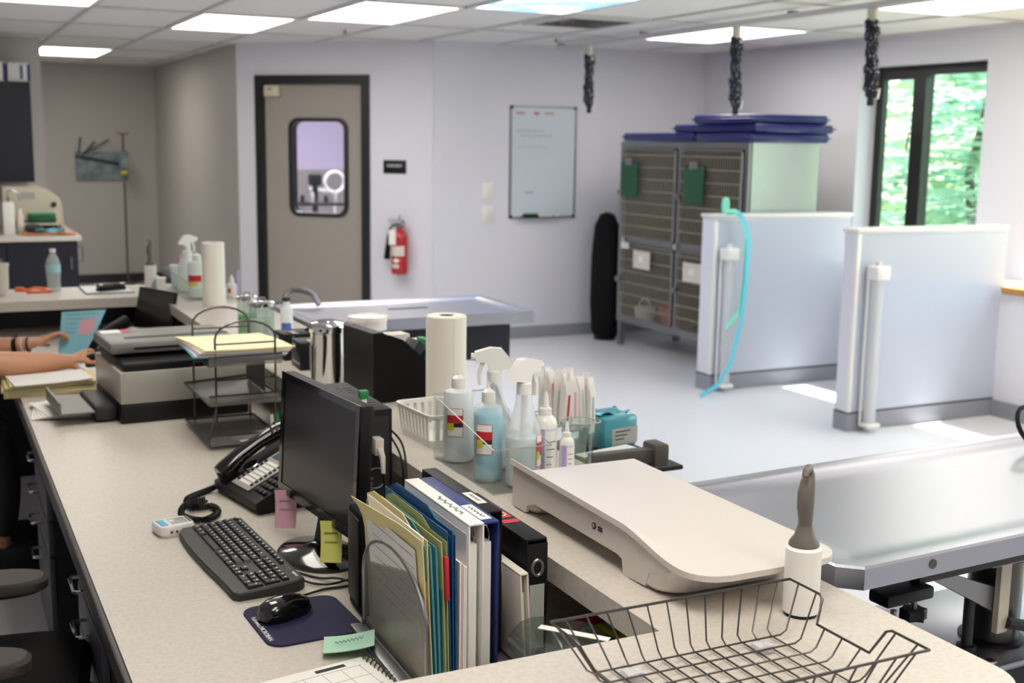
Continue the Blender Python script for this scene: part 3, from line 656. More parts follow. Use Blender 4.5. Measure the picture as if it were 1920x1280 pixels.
# ------------------------------------------------------------------ workstation
DZ, LZ = .72, .89
t = thing('laminate_desk', 'long beige laminate desk top with a dark edge', 'desk', (0, 0, 0))
part('top', MB().box(.268, 1.235, 1.16, 6.04, .683, DZ), 'laminate', t, smooth=0); part('edge_band', MB().rbox(.255, .2675, 1.16, 6.04, .680, DZ, .003), 'desk_band', t)
arc = [(1.25+.08*math.cos(math.radians(a)), 1.14+.08*math.sin(math.radians(a))) for a in range(-90, 1, 10)]
P = [(.35, 1.06)]+arc+[(1.33, 6.17), (-.3, 6.17), (-.3, 5.69), (.96, 5.69), (.96, 1.44), (.35, 1.44)]
solo('transaction_ledge', MB().prism(P, 'z', .846, LZ), 'laminate', 'raised beige laminate ledge wrapping round the desk', 'ledge', smooth=0)
t = thing('counter_panel', 'navy panel wall holding up the raised ledge', 'panel', (0, 0, 0))
part('long_panel', MB().box(1.24, 1.28, 1.11, 6.09, 0, .845), 'navy', t, smooth=0); part('near_panel', MB().box(.36, 1.24, 1.11, 1.15, 0, .845), 'navy', t, smooth=0); part('far_panel', MB().box(-.28, 1.24, 6.05, 6.09, 0, .845), 'navy', t, smooth=0)
def pedestal(y0, y1, zs, lab):
    t = thing('drawer_unit', lab, 'drawers', (.30, y0, 0))
    part('carcass', MB().box(0, .6, 0, y1-y0, .06, .678), 'navy_dark', t, smooth=0); part('plinth', MB().box(.04, .58, .01, y1-y0-.01, 0, .06), 'black', t, smooth=0)
    for z0, z1 in zs:
        d = part('drawer_front', MB().rbox(-.018, -.001, .006, y1-y0-.006, z0+.004, z1-.004, .003), 'drawer_grey', t); c = (y1-y0)/2; zz = z1-.045
        part('handle', MB().tube([(-.018, c-.05, zz), (-.045, c-.05, zz), (-.05, c-.045, zz), (-.05, c+.045, zz), (-.045, c+.05, zz), (-.018, c+.05, zz)], .0045, 6), 'chrome', d)
pedestal(2.50, 2.92, ((.57, .675), (.46, .57), (.28, .46), (.07, .28)), 'grey drawer unit beside the near office chair')
pedestal(3.70, 4.12, ((.575, .675), (.475, .575), (.365, .475), (.07, .365)), 'grey drawer unit under the printer end of the desk')
t = thing('knee_panel', 'dark upright support panel under the desk top', 'panel', (.32, 3.2, 0)); part('panel', MB().box(0, .9, 0, .04, 0, .682), 'navy_dark', t, smooth=0); part('foot_rail', MB().box(0, .9, -.01, .05, 0, .05), 'black', t, smooth=0)
def office_chair(x, y, rz, lab, arms=True):
    t = thing('office_chair', lab, 'chair', (x, y, 0), rz)       # faces +x
    s = MB().loops([[(a*.235*k, b*.235*k, z) for a, b in rrect(-1, 1, -1, 1, .45, 5)] for k, z in ((.9, .43), (1, .45), (1, .485), (.93, .50), (.6, .505))]); part('seat', s, 'black_matte', t)
    b = MB().grid(lambda u, v: (-.25-.06*v+.05*(2*u-1)**2, (-.22+.44*u)*(1-.12*v*v), .58+.48*v), 10, 10).solid(.05); part('backrest', b, 'black_matte', t)
    part('back_stem', MB().tube([(-.12, 0, .43), (-.27, 0, .45), (-.30, 0, .62)], .018, 8), 'black', t); part('gas_lift', MB().cyl((0, 0, .10), (0, 0, .43), .026, 14), 'steel_dull', t)
    for k in range(5):
        a = k*2*PI/5+.3; c, s_ = math.cos(a), math.sin(a); l = part('base_leg', MB().tube([(0, 0, .11), (.225*c, .225*s_, .075)], [.025, .016], 8), 'black', t); part('caster', MB().cyl((.225*c-.02*s_, .225*s_+.02*c, .03), (.225*c+.02*s_, .225*s_-.02*c, .03), .03, 14), 'black', l)
    if arms:
        for sy in (-1, 1):
            a = part('arm_post', MB().tube([(-.02, sy*.22, .44), (-.02, sy*.245, .45), (-.02, sy*.235, .60)], .014, 8), 'black', t)
            part('arm_pad', MB().loops([[(p*.13*k+.015, sy*.225+q*.058*k, z) for p, q in rrect(-1, 1, -1, 1, .8, 6)] for k, z in ((.85, .598), (1, .608), (1, .625), (.93, .633))]), 'arm_pad', a)
    return t

office_chair(.03, 2.60, -9, 'empty black office chair with grey brown arm pads at the desk')
office_chair(-.28, 4.85, 0, 'black office chair under the seated worker', False)
# ---- printer
t = thing('printer', 'grey and black desktop printer with open output tray', 'printer', (.525, 3.85, DZ), 3)


part('base', MB().rbox(0, .41, 0, .42, 0, .062, .008), 'black', t)
part('body', MB().rbox(0, .41, 0, .42, .063, .165, .004), 'printer_grey', t)
part('paper_well', MB().rbox(.012, .405, .006, .41, .166, .192, .008), 'black', t); part('neck', MB().box(.05, .39, .17, .40, .192, .202), 'black_matte', t)
l = part('scanner_lid', MB().rbox(-.004, .41, .12, .42, .202, .240, .012), 'grey_plastic', t); part('lid_slot', MB().box(.07, .38, .1185, .1205, .216, .223), 'black', l)
part('feeder_slot', MB().box(.06, .40, .20, .235, .2402, .2415), 'black', l)
part('sticker', MB().box(.01, .075, .33, .40, .2402, .2414), 'paper', l); part('red_sticker', MB().box(.078, .105, .34, .40, .2402, .2414), 'magenta', l)
part('output_mouth', MB().rbox(-.07, -.001, .05, .33, .005, .055, .01), 'charcoal', t); tr = part('output_tray', MB().box(-.17, -.07, .05, .33, .034, .040), 'grey_plastic', t); part('tray_flap', MB().box(-.176, -.170, .05, .33, .034, .075), 'grey_plastic', tr)
# paper pile and folder stack beside it
for i in range(5): solo('paper_sheet', MB().box(-.1, .1, -.12, .12, 0, .003), 'paper', 'white sheet %s the flat pile by the printer tray' % ('lowest in', 'second lowest in', 'in the middle of', 'second from the top of', 'topmost on')[i], 'paper', (.385+.004*i, 4.13-.003*i, DZ+.0005+.0032*i), 4*i-6, group='flat paper pile by the printer')
rnd = random.Random(3)
for i in range(5):
    mcol = ['manila', 'manila_pale', 'manila', 'green_folder', 'manila', 'manila_pale', 'manila'][i]
    t = thing('file_folder', ('manila folder lowest in the stack at the desk edge', 'pale manila folder second lowest in the desk edge stack', 'manila folder under the yellow green one in the stack', 'yellow green folder in the stack at the desk edge', 'manila folder topmost in the stack at the desk edge')[i], 'folder', (.375+rnd.uniform(-.012, .012), 4.50+rnd.uniform(-.012, .012), DZ+.0005+.0088*i), rnd.uniform(-6, 6), 'manila folders in the stack')
    part('lower_leaf', MB().box(-.15, .15, -.115, .115, 0, .0015), mcol, t); part('papers', MB().box(-.135, .145, -.105, .105, .0018, .0068), 'paper', t); part('upper_leaf', MB().grid(lambda u, v: (-.15+.3*u, -.115+.22*v, .007+.002*math.sin(3*u)), 6, 2).solid(.0012), mcol, t)
solo('top_document', MB().grid(lambda u, v: (-.13+.26*u, -.10+.2*v, .004+.005*u*u), 8, 3).solid(.003), 'paper', 'loose white document on top of the folder stack', 'paper', (.37, 4.47, DZ+.0455), 5)
# ---- letter tray
t = thing('letter_tray', 'three tier wire mesh letter tray beside the printer', 'letter tray', (.825, 3.6, DZ))
def mesh_sheet(fn, nu, nv, uv): return MB().grid(fn, nu, nv, uv)
for i, (z, tilt) in enumerate(((.012, 0), (.13, .012), (.245, .012))):
    x0, x1 = -.115, .10; y0, y1 = -.18, .18
    s = part('tray', mesh_sheet(lambda u, v: (x0+(x1-x0)*u, y0+(y1-y0)*v, z+tilt*u), 2, 2, (.215, .36)), 'mesh_dark', t)
    part('rim', MB().tube([(x0, y0, z+.004), (x1, y0, z+tilt+.004), (x1, y1, z+tilt+.004), (x0, y1, z+.004)], .0035, 6, True), 'wire', s)
    part('lip', mesh_sheet(lambda u, v: (x0+(x1-x0)*u, y0-.004, z+.03*v), 2, 1, (.215, .03)), 'mesh_dark', s); part('lip_rim', MB().tube([(x0, y0-.004, z+.03), (x1, y0-.004, z+.03)], .003, 6), 'wire', s)
for y in (-.15, .17):
    P = [(-.088, y, 0), (-.088, y, .32)]+[(-.088*math.cos(a), y, .32+.05*math.sin(a)) for a in [PI*k/10 for k in range(1, 10)]]+[(.088, y, .32), (.088, y, 0)]
    u = part('upright', MB().tube(P, .0032, 6), 'wire', t); part('cross_wire', MB().cyl((-.088, y, .305), (.088, y, .305), .0025, 6), 'wire', u)
    part('low_cross_wire', MB().cyl((-.088, y, .20), (.088, y, .20), .0025, 6), 'wire', u)
part('foot_wire', MB().tube([(-.088, -.15, .12), (-.115, -.17, .03), (-.088, -.15, .012)], .0028, 6), 'wire', t)
for i, mcol in enumerate(['teal_folder', 'paper', 'purple_label', 'paper', 'manila', 'manila_pale']):
    solo('tray_folder', MB().grid(lambda u, v: (-.14+.27*u, -.15+.3*v, .006+.012*(1-u)**2*.5+.003*math.sin(4*v)), 8, 6).solid(.0028), mcol, ['teal folder lowest on the letter tray shelf', 'thin white sheaf above the teal folder on the letter tray', 'lilac sheet between white papers on the letter tray', 'white sheaf under the manila folders on the letter tray', 'manila folder under the topmost on the letter tray', 'pale manila folder topmost on the letter tray'][i], 'folder', (.82+.002*i, 3.6, DZ+.258+.0042*i), -2+1.5*i)
solo('tray_envelope', MB().grid(lambda u, v: (-.05+.11*u, -.03+.06*v, .004+.006*u), 4, 2).solid(.002), 'paper', 'torn white wrapper on the lowest letter tray', 'paper', (.835, 3.45, DZ+.020), 20)
solo('dark_folder', MB().box(-.002, .002, -.11, .11, 0, .10), 'brown_grey', 'dark brown folder leaning in the middle of the letter tray', 'folder', (.895, 3.62, DZ+.145), 0)
t = thing('small_carton', 'small cream carton behind the telephone', 'box', (.965, 3.36, DZ), -6); part('carton', MB().rbox(-.045, .05, -.05, .06, 0, .115, .003), 'offwhite', t); part('flap', MB().box(-.04, .045, -.045, .055, .1152, .1165), 'white', t)
t = thing('pen_cup', 'black pen cup half hidden behind the monitor', 'cup', (.845, 3.15, DZ)); part('cup', MB().lathe([(.034, 0), (.04, .005), (.045, .10), (.041, .10), (.036, .008)], 20, cap=False), 'black', t); part('bottom', MB().cyl((0, 0, .002), (0, 0, .006), .035, 20), 'black', t)
for i, (dx, dy, mcol, l) in enumerate(((-.012, .0, 'white', 'white pen in the black cup'), (.0, .012, 'green_clip', 'green pen in the black cup'), (.012, -.005, 'black', 'black pen in the black cup'))):
    t = thing('pen', l, 'pen', (.845+dx, 3.15+dy, DZ+.008)); part('barrel', MB().cyl((0, 0, 0), (dx*.8, dy*.8+.012, .145), .005, 8), mcol, t); part('tip', MB().cyl((dx*.8, dy*.8+.012, .145), (dx*.85, dy*.85+.013, .155), .003, 8), 'charcoal', t)
# ---- desk telephone   (local x = user's right, y = away from user)
t = thing('desk_phone', 'black desk telephone with white key labels beside the monitor', 'telephone', (.655, 2.885, DZ), -79.5)
W2 = .125; prof = [(0, .012), (.0, .03), (.19, .115), (.205, .105), (.17, .02), (.15, .0), (.01, .0)]
part('base', MB().prism(prof, 'x', -W2, W2).bevel(.006, 2), 'black', t)
sl_ = math.atan2(.085, .19); FM = frame3((0, 0, .031), (1, 0, 0), (0, math.cos(sl_), math.sin(sl_)))      # face plane: x right, y up the slope
part('face_plate', MB().rbox(-.055, .045, .018, .195, 0, .003, .002, mx=FM), 'printer_grey', t)
part('display', MB().rbox(-.045, .09, .135, .19, .0015, .0045, .002, mx=FM), 'lcd', t)
for i in range(7):
    y = .032+i*.0135; part('key_label', MB().box(-.034, .022, y, y+.0095, .003, .0038, mx=FM), 'paper', t)
    for x in (-.043, .032): part('line_key', MB().cyl(FM @ Vector((x, y+.005, .002)), FM @ Vector((x, y+.005, .0065)), .0045, 8), 'charcoal', t)
for i in range(4):
    for j in range(3): part('dial_key', MB().rbox(.056+j*.021, .072+j*.021, .03+i*.019, .042+i*.019, .001, .0055, .002, mx=FM), 'charcoal', t)
for j in range(3): part('soft_key', MB().cyl(FM @ Vector((.055+j*.016, .122, .001)), FM @ Vector((.055+j*.016, .122, .006)), .0045, 8), 'charcoal', t)
part('speaker_ring', MB().tube([FM @ Vector((-.068+.02*math.cos(a), .085+.02*math.sin(a), .006)) for a in [2*PI*k/20 for k in range(20)]], .0022, 6, True), 'chrome', t)
part('speaker_grille', MB().cyl(FM @ Vector((-.068, .085, .0)), FM @ Vector((-.068, .085, .005)), .018, 18), 'black_matte', t)
H = [(-.095, .0, .052), (-.095, .02, .062), (-.095, .06, .094), (-.095, .11, .122), (-.095, .16, .145), (-.095, .20, .152), (-.095, .225, .148)]
hs = part('handset', MB().tube(H, [.022, .026, .021, .019, .021, .027, .022], 12), 'black_gloss', t)
part('earpiece', MB().cyl((-.095, .20, .14), (-.095, .205, .105), .026, 16), 'black', hs); part('mouthpiece', MB().cyl((-.095, .02, .06), (-.095, .03, .035), .026, 16), 'black', hs)
for k in range(5): part('grip_rib', MB().tube([(-.119, .14+k*.014, .143+k*.004), (-.095, .14+k*.014, .164+k*.003), (-.071, .14+k*.014, .143+k*.004)], .003, 5), 'charcoal', hs)
def coil(P, r, turns, wr, n=None):
    P = [Vector(p) for p in P]; L = [0]
    for a, b in zip(P, P[1:]): L.append(L[-1]+(b-a).length)
    def at(s):
        for i in range(len(P)-1):
            if s <= L[i+1]+1e-9: return P[i].lerp(P[i+1], (s-L[i])/max(1e-9, L[i+1]-L[i]))
        return P[-1]
    N = turns*8; out = []
    for k in range(N+1):
        s = L[-1]*k/N; p = at(s); q = at(min(L[-1], s+.004)); d = (q-at(max(0, s-.004))).normalized(); u = d.cross(Vector((0, 0, 1))).normalized(); v = u.cross(d)
        out.append(p+(u*math.cos(2*PI*k/8)+v*math.sin(2*PI*k/8))*r)
    return out
def smooth_path(P, n=6):
    P = [Vector(p) for p in P]; Q = [P[0]*2-P[1]]+P+[P[-1]*2-P[-2]]; out = []
    for i in range(1, len(Q)-2):
        a, b, c, d = Q[i-1:i+3]
        for k in range(n): s = k/n; out.append(.5*((2*b)+(c-a)*s+(2*a-5*b+4*c-d)*s*s+(3*b-3*c+d-a)*s**3))
    return out+[P[-1]]
z = DZ+.0095
solo('handset_cord', MB().tube(coil(smooth_path([(.662, 2.985, DZ+.035), (.62, 3.0, z), (.55, 2.935, z), (.548, 2.86, z), (.59, 2.855, z), (.595, 2.80, z), (.56, 2.755, z), (.53, 2.765, z), (.512, 2.815, z), (.53, 2.85, z+.012), (.58, 2.86, z+.016)]), .0062, 95, .0026), .0026, 5), 'black', 'curled black telephone cord looping on the desk', 'cord')
t = thing('handheld_recorder', 'white handheld device with blue buttons on the desk', 'device', (.476, 2.722, DZ), -80)
part('body', MB().loops([[(x*k, y*k, zz) for x, y in rrect(-.037, .037, -.043, .043, .018, 5)] for k, zz in ((.9, 0), (1, .006), (1, .018), (.92, .024))]), 'white_gloss', t); part('screen', MB().rbox(-.022, .018, -.008, .03, .0235, .0252, .001), 'lcd_grey', t)
for j in range(3): part('button', MB().rbox(-.022+.015*j, -.011+.015*j, -.034, -.018, .0235, .0262, .001), 'light_blue', t)
part('slot', MB().box(-.02, .018, .033, .037, .0238, .0248), 'charcoal', t)
for j in range(3): part('side_button', MB().box(.0365, .0385, -.02+.012*j, -.015+.012*j, .010, .014), 'charcoal', t)
# ---- keyboard  (local x = user's right, y = away)
t = thing('keyboard', 'black full size keyboard with white key legends', 'keyboard', (.562, 2.465, DZ), -87)
o_ = [(-.228, -.062), (-.20, -.074), (-.12, -.079), (-.05, -.0795), (.04, -.077), (.12, -.073), (.17, -.0715), (.215, -.071), (.228, -.062), (.228, .060), (.218, .074), (-.218, .074), (-.228, .060)]
kz = lambda y: .016+.010*(y+.075)/.15


part('case', MB().loops([[(x*.985, y*.985, 0) for x, y in o_], [(x, y, .005) for x, y in o_], [(x, y, kz(y)-.003) for x, y in o_], [(x*.985, y*.97, kz(y)) for x, y in o_]]), 'kb_case', t)
U = .0187; rows = []
main = [[1]*13+[2], [1.5]+[1]*12+[1.5], [1.75]+[1]*11+[2.25], [2.25]+[1]*10+[2.75], [1.25]*3+[6.25]+[1.25]*4]
keys = []
for r, row in enumerate(main):
    x = -.216; y = .030-r*U
    for w_ in row: keys.append((x, y, w_, 1)); x += w_*U
for r in range(2):
    for c in range(3): keys.append((-.216+15.25*U+c*U, .030-r*U, 1, 1))
keys += [(-.216+16.25*U, .030-3*U, 1, 1)]+[(-.216+15.25*U+c*U, .030-4*U, 1, 1) for c in range(3)]
for r in range(5):
    for c in range(4):
        if (c == 3 and r in (2, 4)) or (c == 1 and r == 4): continue
        keys.append((-.216+18.5*U+c*U, .030-r*U, 2 if (c == 0 and r == 4) else 1, 2 if (c == 3 and r in (1, 3)) else 1))
for c in range(16): keys.append((-.216+c*U*1.05+(.008 if c else 0)+(.006 if c > 4 else 0)+(.006 if c > 8 else 0), .0545, .9, .62))
S_ = (.432)/(22.5*U)
cache = {}; lcache = {}
for x, y, w_, h_ in keys:
    wx, hy = w_*U*S_-.0022, h_*U*.94-.0022; key = (round(wx, 4), round(hy, 4))
    if key not in cache:
        a, b = wx/2, hy/2
        cache[key] = MB().loops([[(-a, -b, 0), (a, -b, 0), (a, b, 0), (-a, b, 0)], [(-a*.84, -b*.78, .0058), (a*.84, -b*.78, .0058), (a*.84, b*.86, .0058), (-a*.84, b*.86, .0058)]], False).mesh('key', 0); cache[key].materials.append(MATS['kb_key'])
        lcache[key] = MB().box(-a*.5, -a*.5+.0042, b*.1, b*.1+.0034, .0058, .0061).mesh('legend', 0); lcache[key].materials.append(MATS['text_white'])
    cx = -.216+(x+.216)*S_+w_*U*S_/2; cy = y*.94+.0085-(h_-1)*U*.47 if h_ >= 1 else y+.004
    k = part('key', cache[key], 'kb_key', t, loc=(cx, cy, kz(cy)-.001))
    if w_ < 6: part('legend', lcache[key], 'text_white', k)
text('lettering', 'logitech', .009, 'text_white', t, frame3((.19, .064, kz(.064)+.0004), (1, 0, 0), (0, 1, .07)))
for i in range(3): part('status_lamp', MB().box(.135+.012*i, .138+.012*i, .062, .065, kz(.06), kz(.06)+.001), 'lcd_grey', t)


t = thing('mouse_pad', 'dark blue mouse pad with white lettering', 'mouse pad', (.598, 2.095, DZ), -88)
part('pad', MB().prism(rrect(-.10, .10, -.092, .092, .03, 6), 'z', 0, .004), 'pad_navy', t)
text('lettering', 'Fellowes.MICROBAN', .0135, 'text_white', t, frame3((.012, -.082, .0043), (1, 0, 0), (0, 1, 0)))
t = thing('computer_mouse', 'glossy black computer mouse on the blue pad', 'mouse', (.572, 2.125, DZ+.0045), -66)
part('shell', MB().loops([[(x*k*.031, y*k*.056-dy, zz) for x, y in rrect(-1, 1, -1, 1, .75, 6)] for k, zz, dy in ((.94, 0, 0), (1, .006, 0), (.98, .016, 0), (.88, .027, .003), (.66, .034, .006), (.3, .0375, .008))]), 'black_gloss', t); part('wheel', MB().cyl((-.004, .028, .027), (.004, .028, .027), .008, 12), 'charcoal', t)
# ---- monitor (screen faces -X)
t = thing('computer_monitor', 'black flat monitor with a dark screen on an oval stand', 'monitor', (.732, 2.43, DZ), -84.4)   # local x = user's right, y = away
part('base', MB().lathe([(1, 0), (1, .006), (.92, .012), (.4, .020), (.2, .03)], 36, sx=.118, sy=.085), 'black_gloss', t)
part('neck', MB().prism([(.0, .01), (.035, .01), (.05, .16), (.03, .16)], 'x', -.035, .035).bevel(.006, 2), 'black', t)
TM = T(-.002, -.008, .095) @ R(-3, 'X')
part('housing', MB().rbox(-.212, .212, .0, .030, 0, .278, .006, mx=TM), 'black', t); part('rear_cover', MB().rbox(-.15, .15, .030, .052, .04, .24, .015, mx=TM), 'black_matte', t)
part('bezel', MB().box(-.212, -.196, -.003, .0005, .0, .278, mx=TM).box(.196, .212, -.003, .0005, .0, .278, mx=TM).box(-.196, .196, -.003, .0005, .262, .278, mx=TM).box(-.196, .196, -.003, .0005, 0, .022, mx=TM), 'black_gloss', t)
part('screen', MB().box(-.196, .196, -.001, .0002, .022, .262, mx=TM), 'screen_dark', t)
for i in range(4): part('button', MB().rbox(.10+.02*i, .112+.02*i, .004, .02, -.003, .001, .001, mx=TM), 'charcoal', t)
def note(x, mcol, lab, w_, h_, bend):
    o = solo('sticky_note', MB().grid(lambda u, v: (-w_/2+w_*u, -.0005-bend*v*v*.5, -h_*v), 4, 8).solid(.0006), mcol, lab, 'note')
    o.matrix_world = T(.732, 2.43, DZ) @ R(-84.4) @ TM @ T(x, -.004, .012) @ R(38) @ R(-8, 'Y'); return o
nn = note(-.165, 'pink_note', 'pink sticky note hanging from the monitor edge', .055, .085, .03); nn2 = note(.095, 'yellow_note', 'yellow sticky note hanging from the monitor edge', .05, .085, .03)
def scribble(name, parent, m, pts_fn, n, r=.0006):
    return part(name, MB().tube([pts_fn(i/n) for i in range(n+1)], r, 4), m, parent)
for nt_, c in ((nn, 'text_grey'), (nn2, 'text_black')):
    for k in range(2): scribble('handwriting', nt_, c, lambda u: (-.016+.032*u, -.0022-.015*((.3+.22*k+.02*math.sin(u*40)))**2, -.085*(.3+.22*k+.03*math.sin(u*40))), 30, .0005)
# ---- PC tower behind the monitor
t = thing('desktop_computer', 'slim black desktop computer standing behind the monitor', 'computer', (.862, 2.55, DZ))
part('case', MB().rbox(0, .084, 0, .335, 0, .285, .003), 'black', t)
for i in range(10):
    for j in range(2): part('vent_slot', MB().box(.014+j*.034, .038+j*.034, .03+i*.025, .038+i*.025, .285, .2858), 'charcoal', t)
part('rear_plate', MB().box(.008, .076, -.002, -.0005, .02, .27), 'charcoal', t)
v = part('video_plug', MB().rbox(.03, .052, -.035, -.002, .185, .225, .004), 'offwhite', t); part('plug_neck', MB().tube([(.041, -.034, .20), (.042, -.05, .185), (.042, -.055, .15)], [.009, .007, .005], 8), 'offwhite', v)
for i in range(3): part('audio_jack', MB().cyl((.02+.014*i, -.004, .06), (.02+.014*i, -.002, .06), .005, 8), ('green_clip', 'pink_note', 'light_blue')[i], t)
for i in range(4): part('usb_port', MB().box(.02, .036, -.004, -.0025, .085+.012*i, .092+.012*i), 'steel_dull', t)
part('fan_grille', MB().tube([(.042+.024*math.cos(a*.4), -.004, .125+.024*math.sin(a*.4)) for a in range(16)], .002, 5, True), 'steel_dull', t)
t = thing('green_clip', 'small green and white binder clip toy on the computer top', 'clip', (.885, 2.575, DZ+.286)); part('body', MB().rbox(-.007, .007, -.006, .006, 0, .022, .003), 'white', t); part('cap', MB().rbox(-.011, .011, -.009, .009, .022, .042, .004), 'green_clip', t)
def cable(P, lab, r=.0025, mcol='black'): return solo('cable', MB().tube(smooth_path(P, 8), r, 6), mcol, lab, 'cable')
cable([(.904, 2.49, DZ+.148), (.905, 2.47, DZ+.07), (.90, 2.46, DZ+.02), (.87, 2.45, DZ+.004), (.80, 2.40, DZ+.004), (.76, 2.33, DZ+.004)], 'black video cable dropping behind the monitor', .0045)
cable([(.94, 2.56, DZ+.24), (.955, 2.50, DZ+.20), (.945, 2.44, DZ+.08), (.95, 2.36, DZ+.01), (.93, 2.28, DZ+.004)], 'thin black cable looping down behind the blue binder')
cable([(.945, 2.565, DZ+.22), (.957, 2.52, DZ+.17), (.952, 2.48, DZ+.06), (.945, 2.40, DZ+.004), (.90, 2.33, DZ+.004)], 'second thin black cable beside the computer ports')
cable([(.60, 2.175, DZ+.02), (.63, 2.20, DZ+.008), (.68, 2.225, DZ+.004), (.74, 2.225, DZ+.004), (.80, 2.25, DZ+.004)], 'black mouse cable running behind the keyboard')
cable([(.645, 2.28, DZ+.012), (.67, 2.265, DZ+.004), (.70, 2.235, DZ+.009), (.76, 2.265, DZ+.004), (.82, 2.28, DZ+.004)], 'black keyboard cable curling by the monitor stand')
cable([(.66, 2.34, DZ+.003), (.69, 2.29, DZ+.004), (.72, 2.25, DZ+.012), (.77, 2.205, DZ+.004), (.84, 2.20, DZ+.004)], 'black cable crossing under the yellow note')
t = thing('desk_speaker', 'narrow black speaker standing behind the file sorter', 'speaker', (.745, 2.105, DZ), -4); part('cabinet', MB().rbox(-.04, .045, -.045, .045, 0, .20, .006), 'black_matte', t); part('grille', MB().rbox(-.0435, -.0402, -.038, .038, .02, .19, .0015), 'black', t)
# ---- file sorter with binders (local x across the files, y along them)
t = thing('file_sorter', 'silver wire mesh file sorter with a rounded front plate', 'file sorter', (.69, 1.855, DZ), -1)
def arch(y0, y1, h, x):
    n = 12; P = [(x, y0, 0), (x, y0, h*.55)]
    for k in range(1, n): a = PI*k/n; P.append((x, (y0+y1)/2-(y1-y0)/2*math.cos(a), h*.55+h*.45*math.sin(a)))
    return P+[(x, y1, h*.55), (x, y1, 0)]
def plate(x, h, m_='mesh_metal'):
    y0, y1 = -.16, .165; r = 0
    def f(u, v):
        y = y0+(y1-y0)*u; a = 1-abs(2*u-1)**2; top = h*(.55+.45*math.sqrt(max(0, a))); return (x, y, top*v)
    p = part('plate', MB().grid(f, 16, 6, (.325, .2)), m_, t, smooth=0); part('plate_rim', MB().tube(arch(y0, y1, h, x), .0042, 8), 'steel_dull', p)
plate(0, .205); plate(.247, .07)
part('tray', MB().grid(lambda u, v: (.0+.247*u, -.16+.325*v, .004), 1, 1, (.247, .325)), 'mesh_dark', t); part('tray_rim', MB().tube([(0, -.16, .004), (.247, -.16, .004), (.247, .165, .004), (0, .165, .004)], .004, 6, True), 'steel_dull', t); part('front_lip', MB().rbox(-.028, -.005, -.16, .165, 0, .012, .003), 'steel_dull', t)
def upright(o, x, y, tilt, rz=0, z=DZ+.0095): o.rotation_euler = (0, math.radians(tilt), math.radians(rz)); o.location = (x, y, z)
def folder(x, y, tilt, mcol, lab, h=.24, L=.295, inner=None, tab=None):
    t = thing('file_folder', lab, 'folder'); upright(t, x, y, tilt)
    part('front_leaf', MB().grid(lambda u, v: (-.0005-.003*v*v-(.25*(v-.75)**2*max(0, 2*u-.6) if (v > .75 and inner) else 0), -L/2+L*u, h*v), 6, 12).solid(.0012), mcol, t)
    if inner: part('papers', MB().rbox(.0012, .0040, -L/2+.012, L/2-.015, .003, h-.01+inner[1], .001), inner[0], t)
    part('back_leaf', MB().grid(lambda u, v: (.0045+.001*v, -L/2+L*u, (h+.014 if .3 < u < .9 else h)*v), 8, 6).solid(.0012), mcol, t)
    if tab: part('tab', MB().rbox(-.001, .006, -L/2-.006, -L/2+.004, h*.6, h*.9, .001), tab, t)
    return t
fo = folder(.702, 1.862, -2.5, 'manila', 'manila folder with a printed chart leaning in front of the sorter files', .252, .29, ('paper', .012))
part('chart_sheet', MB().grid(lambda u, v: (-.0020-.006*(.1+.8*v)**2-.0006, -.12+.24*u, .04+.19*v), 2, 6), 'paper', fo)
for k in range(7): part('chart_line', MB().grid(lambda u, v: (-.0030-.006*(.1+.8*(.92-.11*k))**2, -.11+.2*u, .04+.19*(.92-.11*k)+.0012*v), 1, 1), 'text_grey', fo)
for i in range(3): folder(.711+.0066*i, 1.865, -3+.8*i, 'teal_folder', ['teal folder right behind the manila chart folder', 'teal folder between two other teal folders', 'teal folder against the yellow green one'][i], .240-.004*i, .285)
folder(.7315, 1.86, -1.5, 'green_folder', 'yellow green folder with a red tab in the sorter', .245, .285, None, 'red_label')
folder(.739, 1.86, -1, 'blue_folder', 'bright blue folder in the sorter beside the yellow green one', .262, .29); folder(.7465, 1.865, -1, 'blue_folder', 'bright blue folder against the white papers', .252, .285)
for i in range(4): o = solo('paper_sheaf', MB().box(0, .0028, -.142, .142, 0, .205-.003*i), 'paper' if i != 1 else 'pink_note', ['white sheaf nearest the blue folder in the sorter', 'pinkish sheaf among the white papers in the sorter', 'white sheaf beside the pinkish one in the sorter', 'white sheaf against the white binder'][i], 'paper'); upright(o, .7545+.0034*i, 1.862, 0)
def binder(x, y, tilt, w_, mcol, lab, h=.262, L=.292, lbl=None, pap='paper', ring=True):
    t = thing('ring_binder', lab, 'binder'); upright(t, x, y, tilt)
    part('cover', MB().rbox(0, .003, -L/2, L/2, 0, h, .001), mcol, t); part('cover', MB().rbox(w_-.003, w_, -L/2, L/2, 0, h, .001), mcol, t); part('spine', MB().rbox(0, w_, -L/2, L/2, h, h+.004, .0015), mcol, t)
    part('papers', MB().box(.006, w_*.72, -L/2+.012, L/2-.012, .006, h-.035), pap, t)
    rr = part('ring_bar', MB().box(w_*.3, w_*.7, -L/2+.02, L/2-.02, h-.006, h-.001), 'steel_dull', t)
    for y_ in (-L/2+.03, 0, L/2-.03): part('ring', MB().tube([(w_/2+(w_/2-.005)*math.cos(a), y_, h-.03+.022*math.sin(a)) for a in [2*PI*k/12 for k in range(12)]], .0015, 5, True), 'chrome', rr)
    if lbl: part('spine_label', MB().box(w_*.2, w_*.8, lbl[0], lbl[1], h+.004, h+.0046), 'paper', t); scribble('spine_writing', t, 'text_grey', lambda u: (w_*.5+.002*math.sin(u*70)+.0022*math.sin(u*31+1), lbl[0]+.012+(lbl[1]-lbl[0]-.024)*u, h+.005), 40, .0006)
    return t
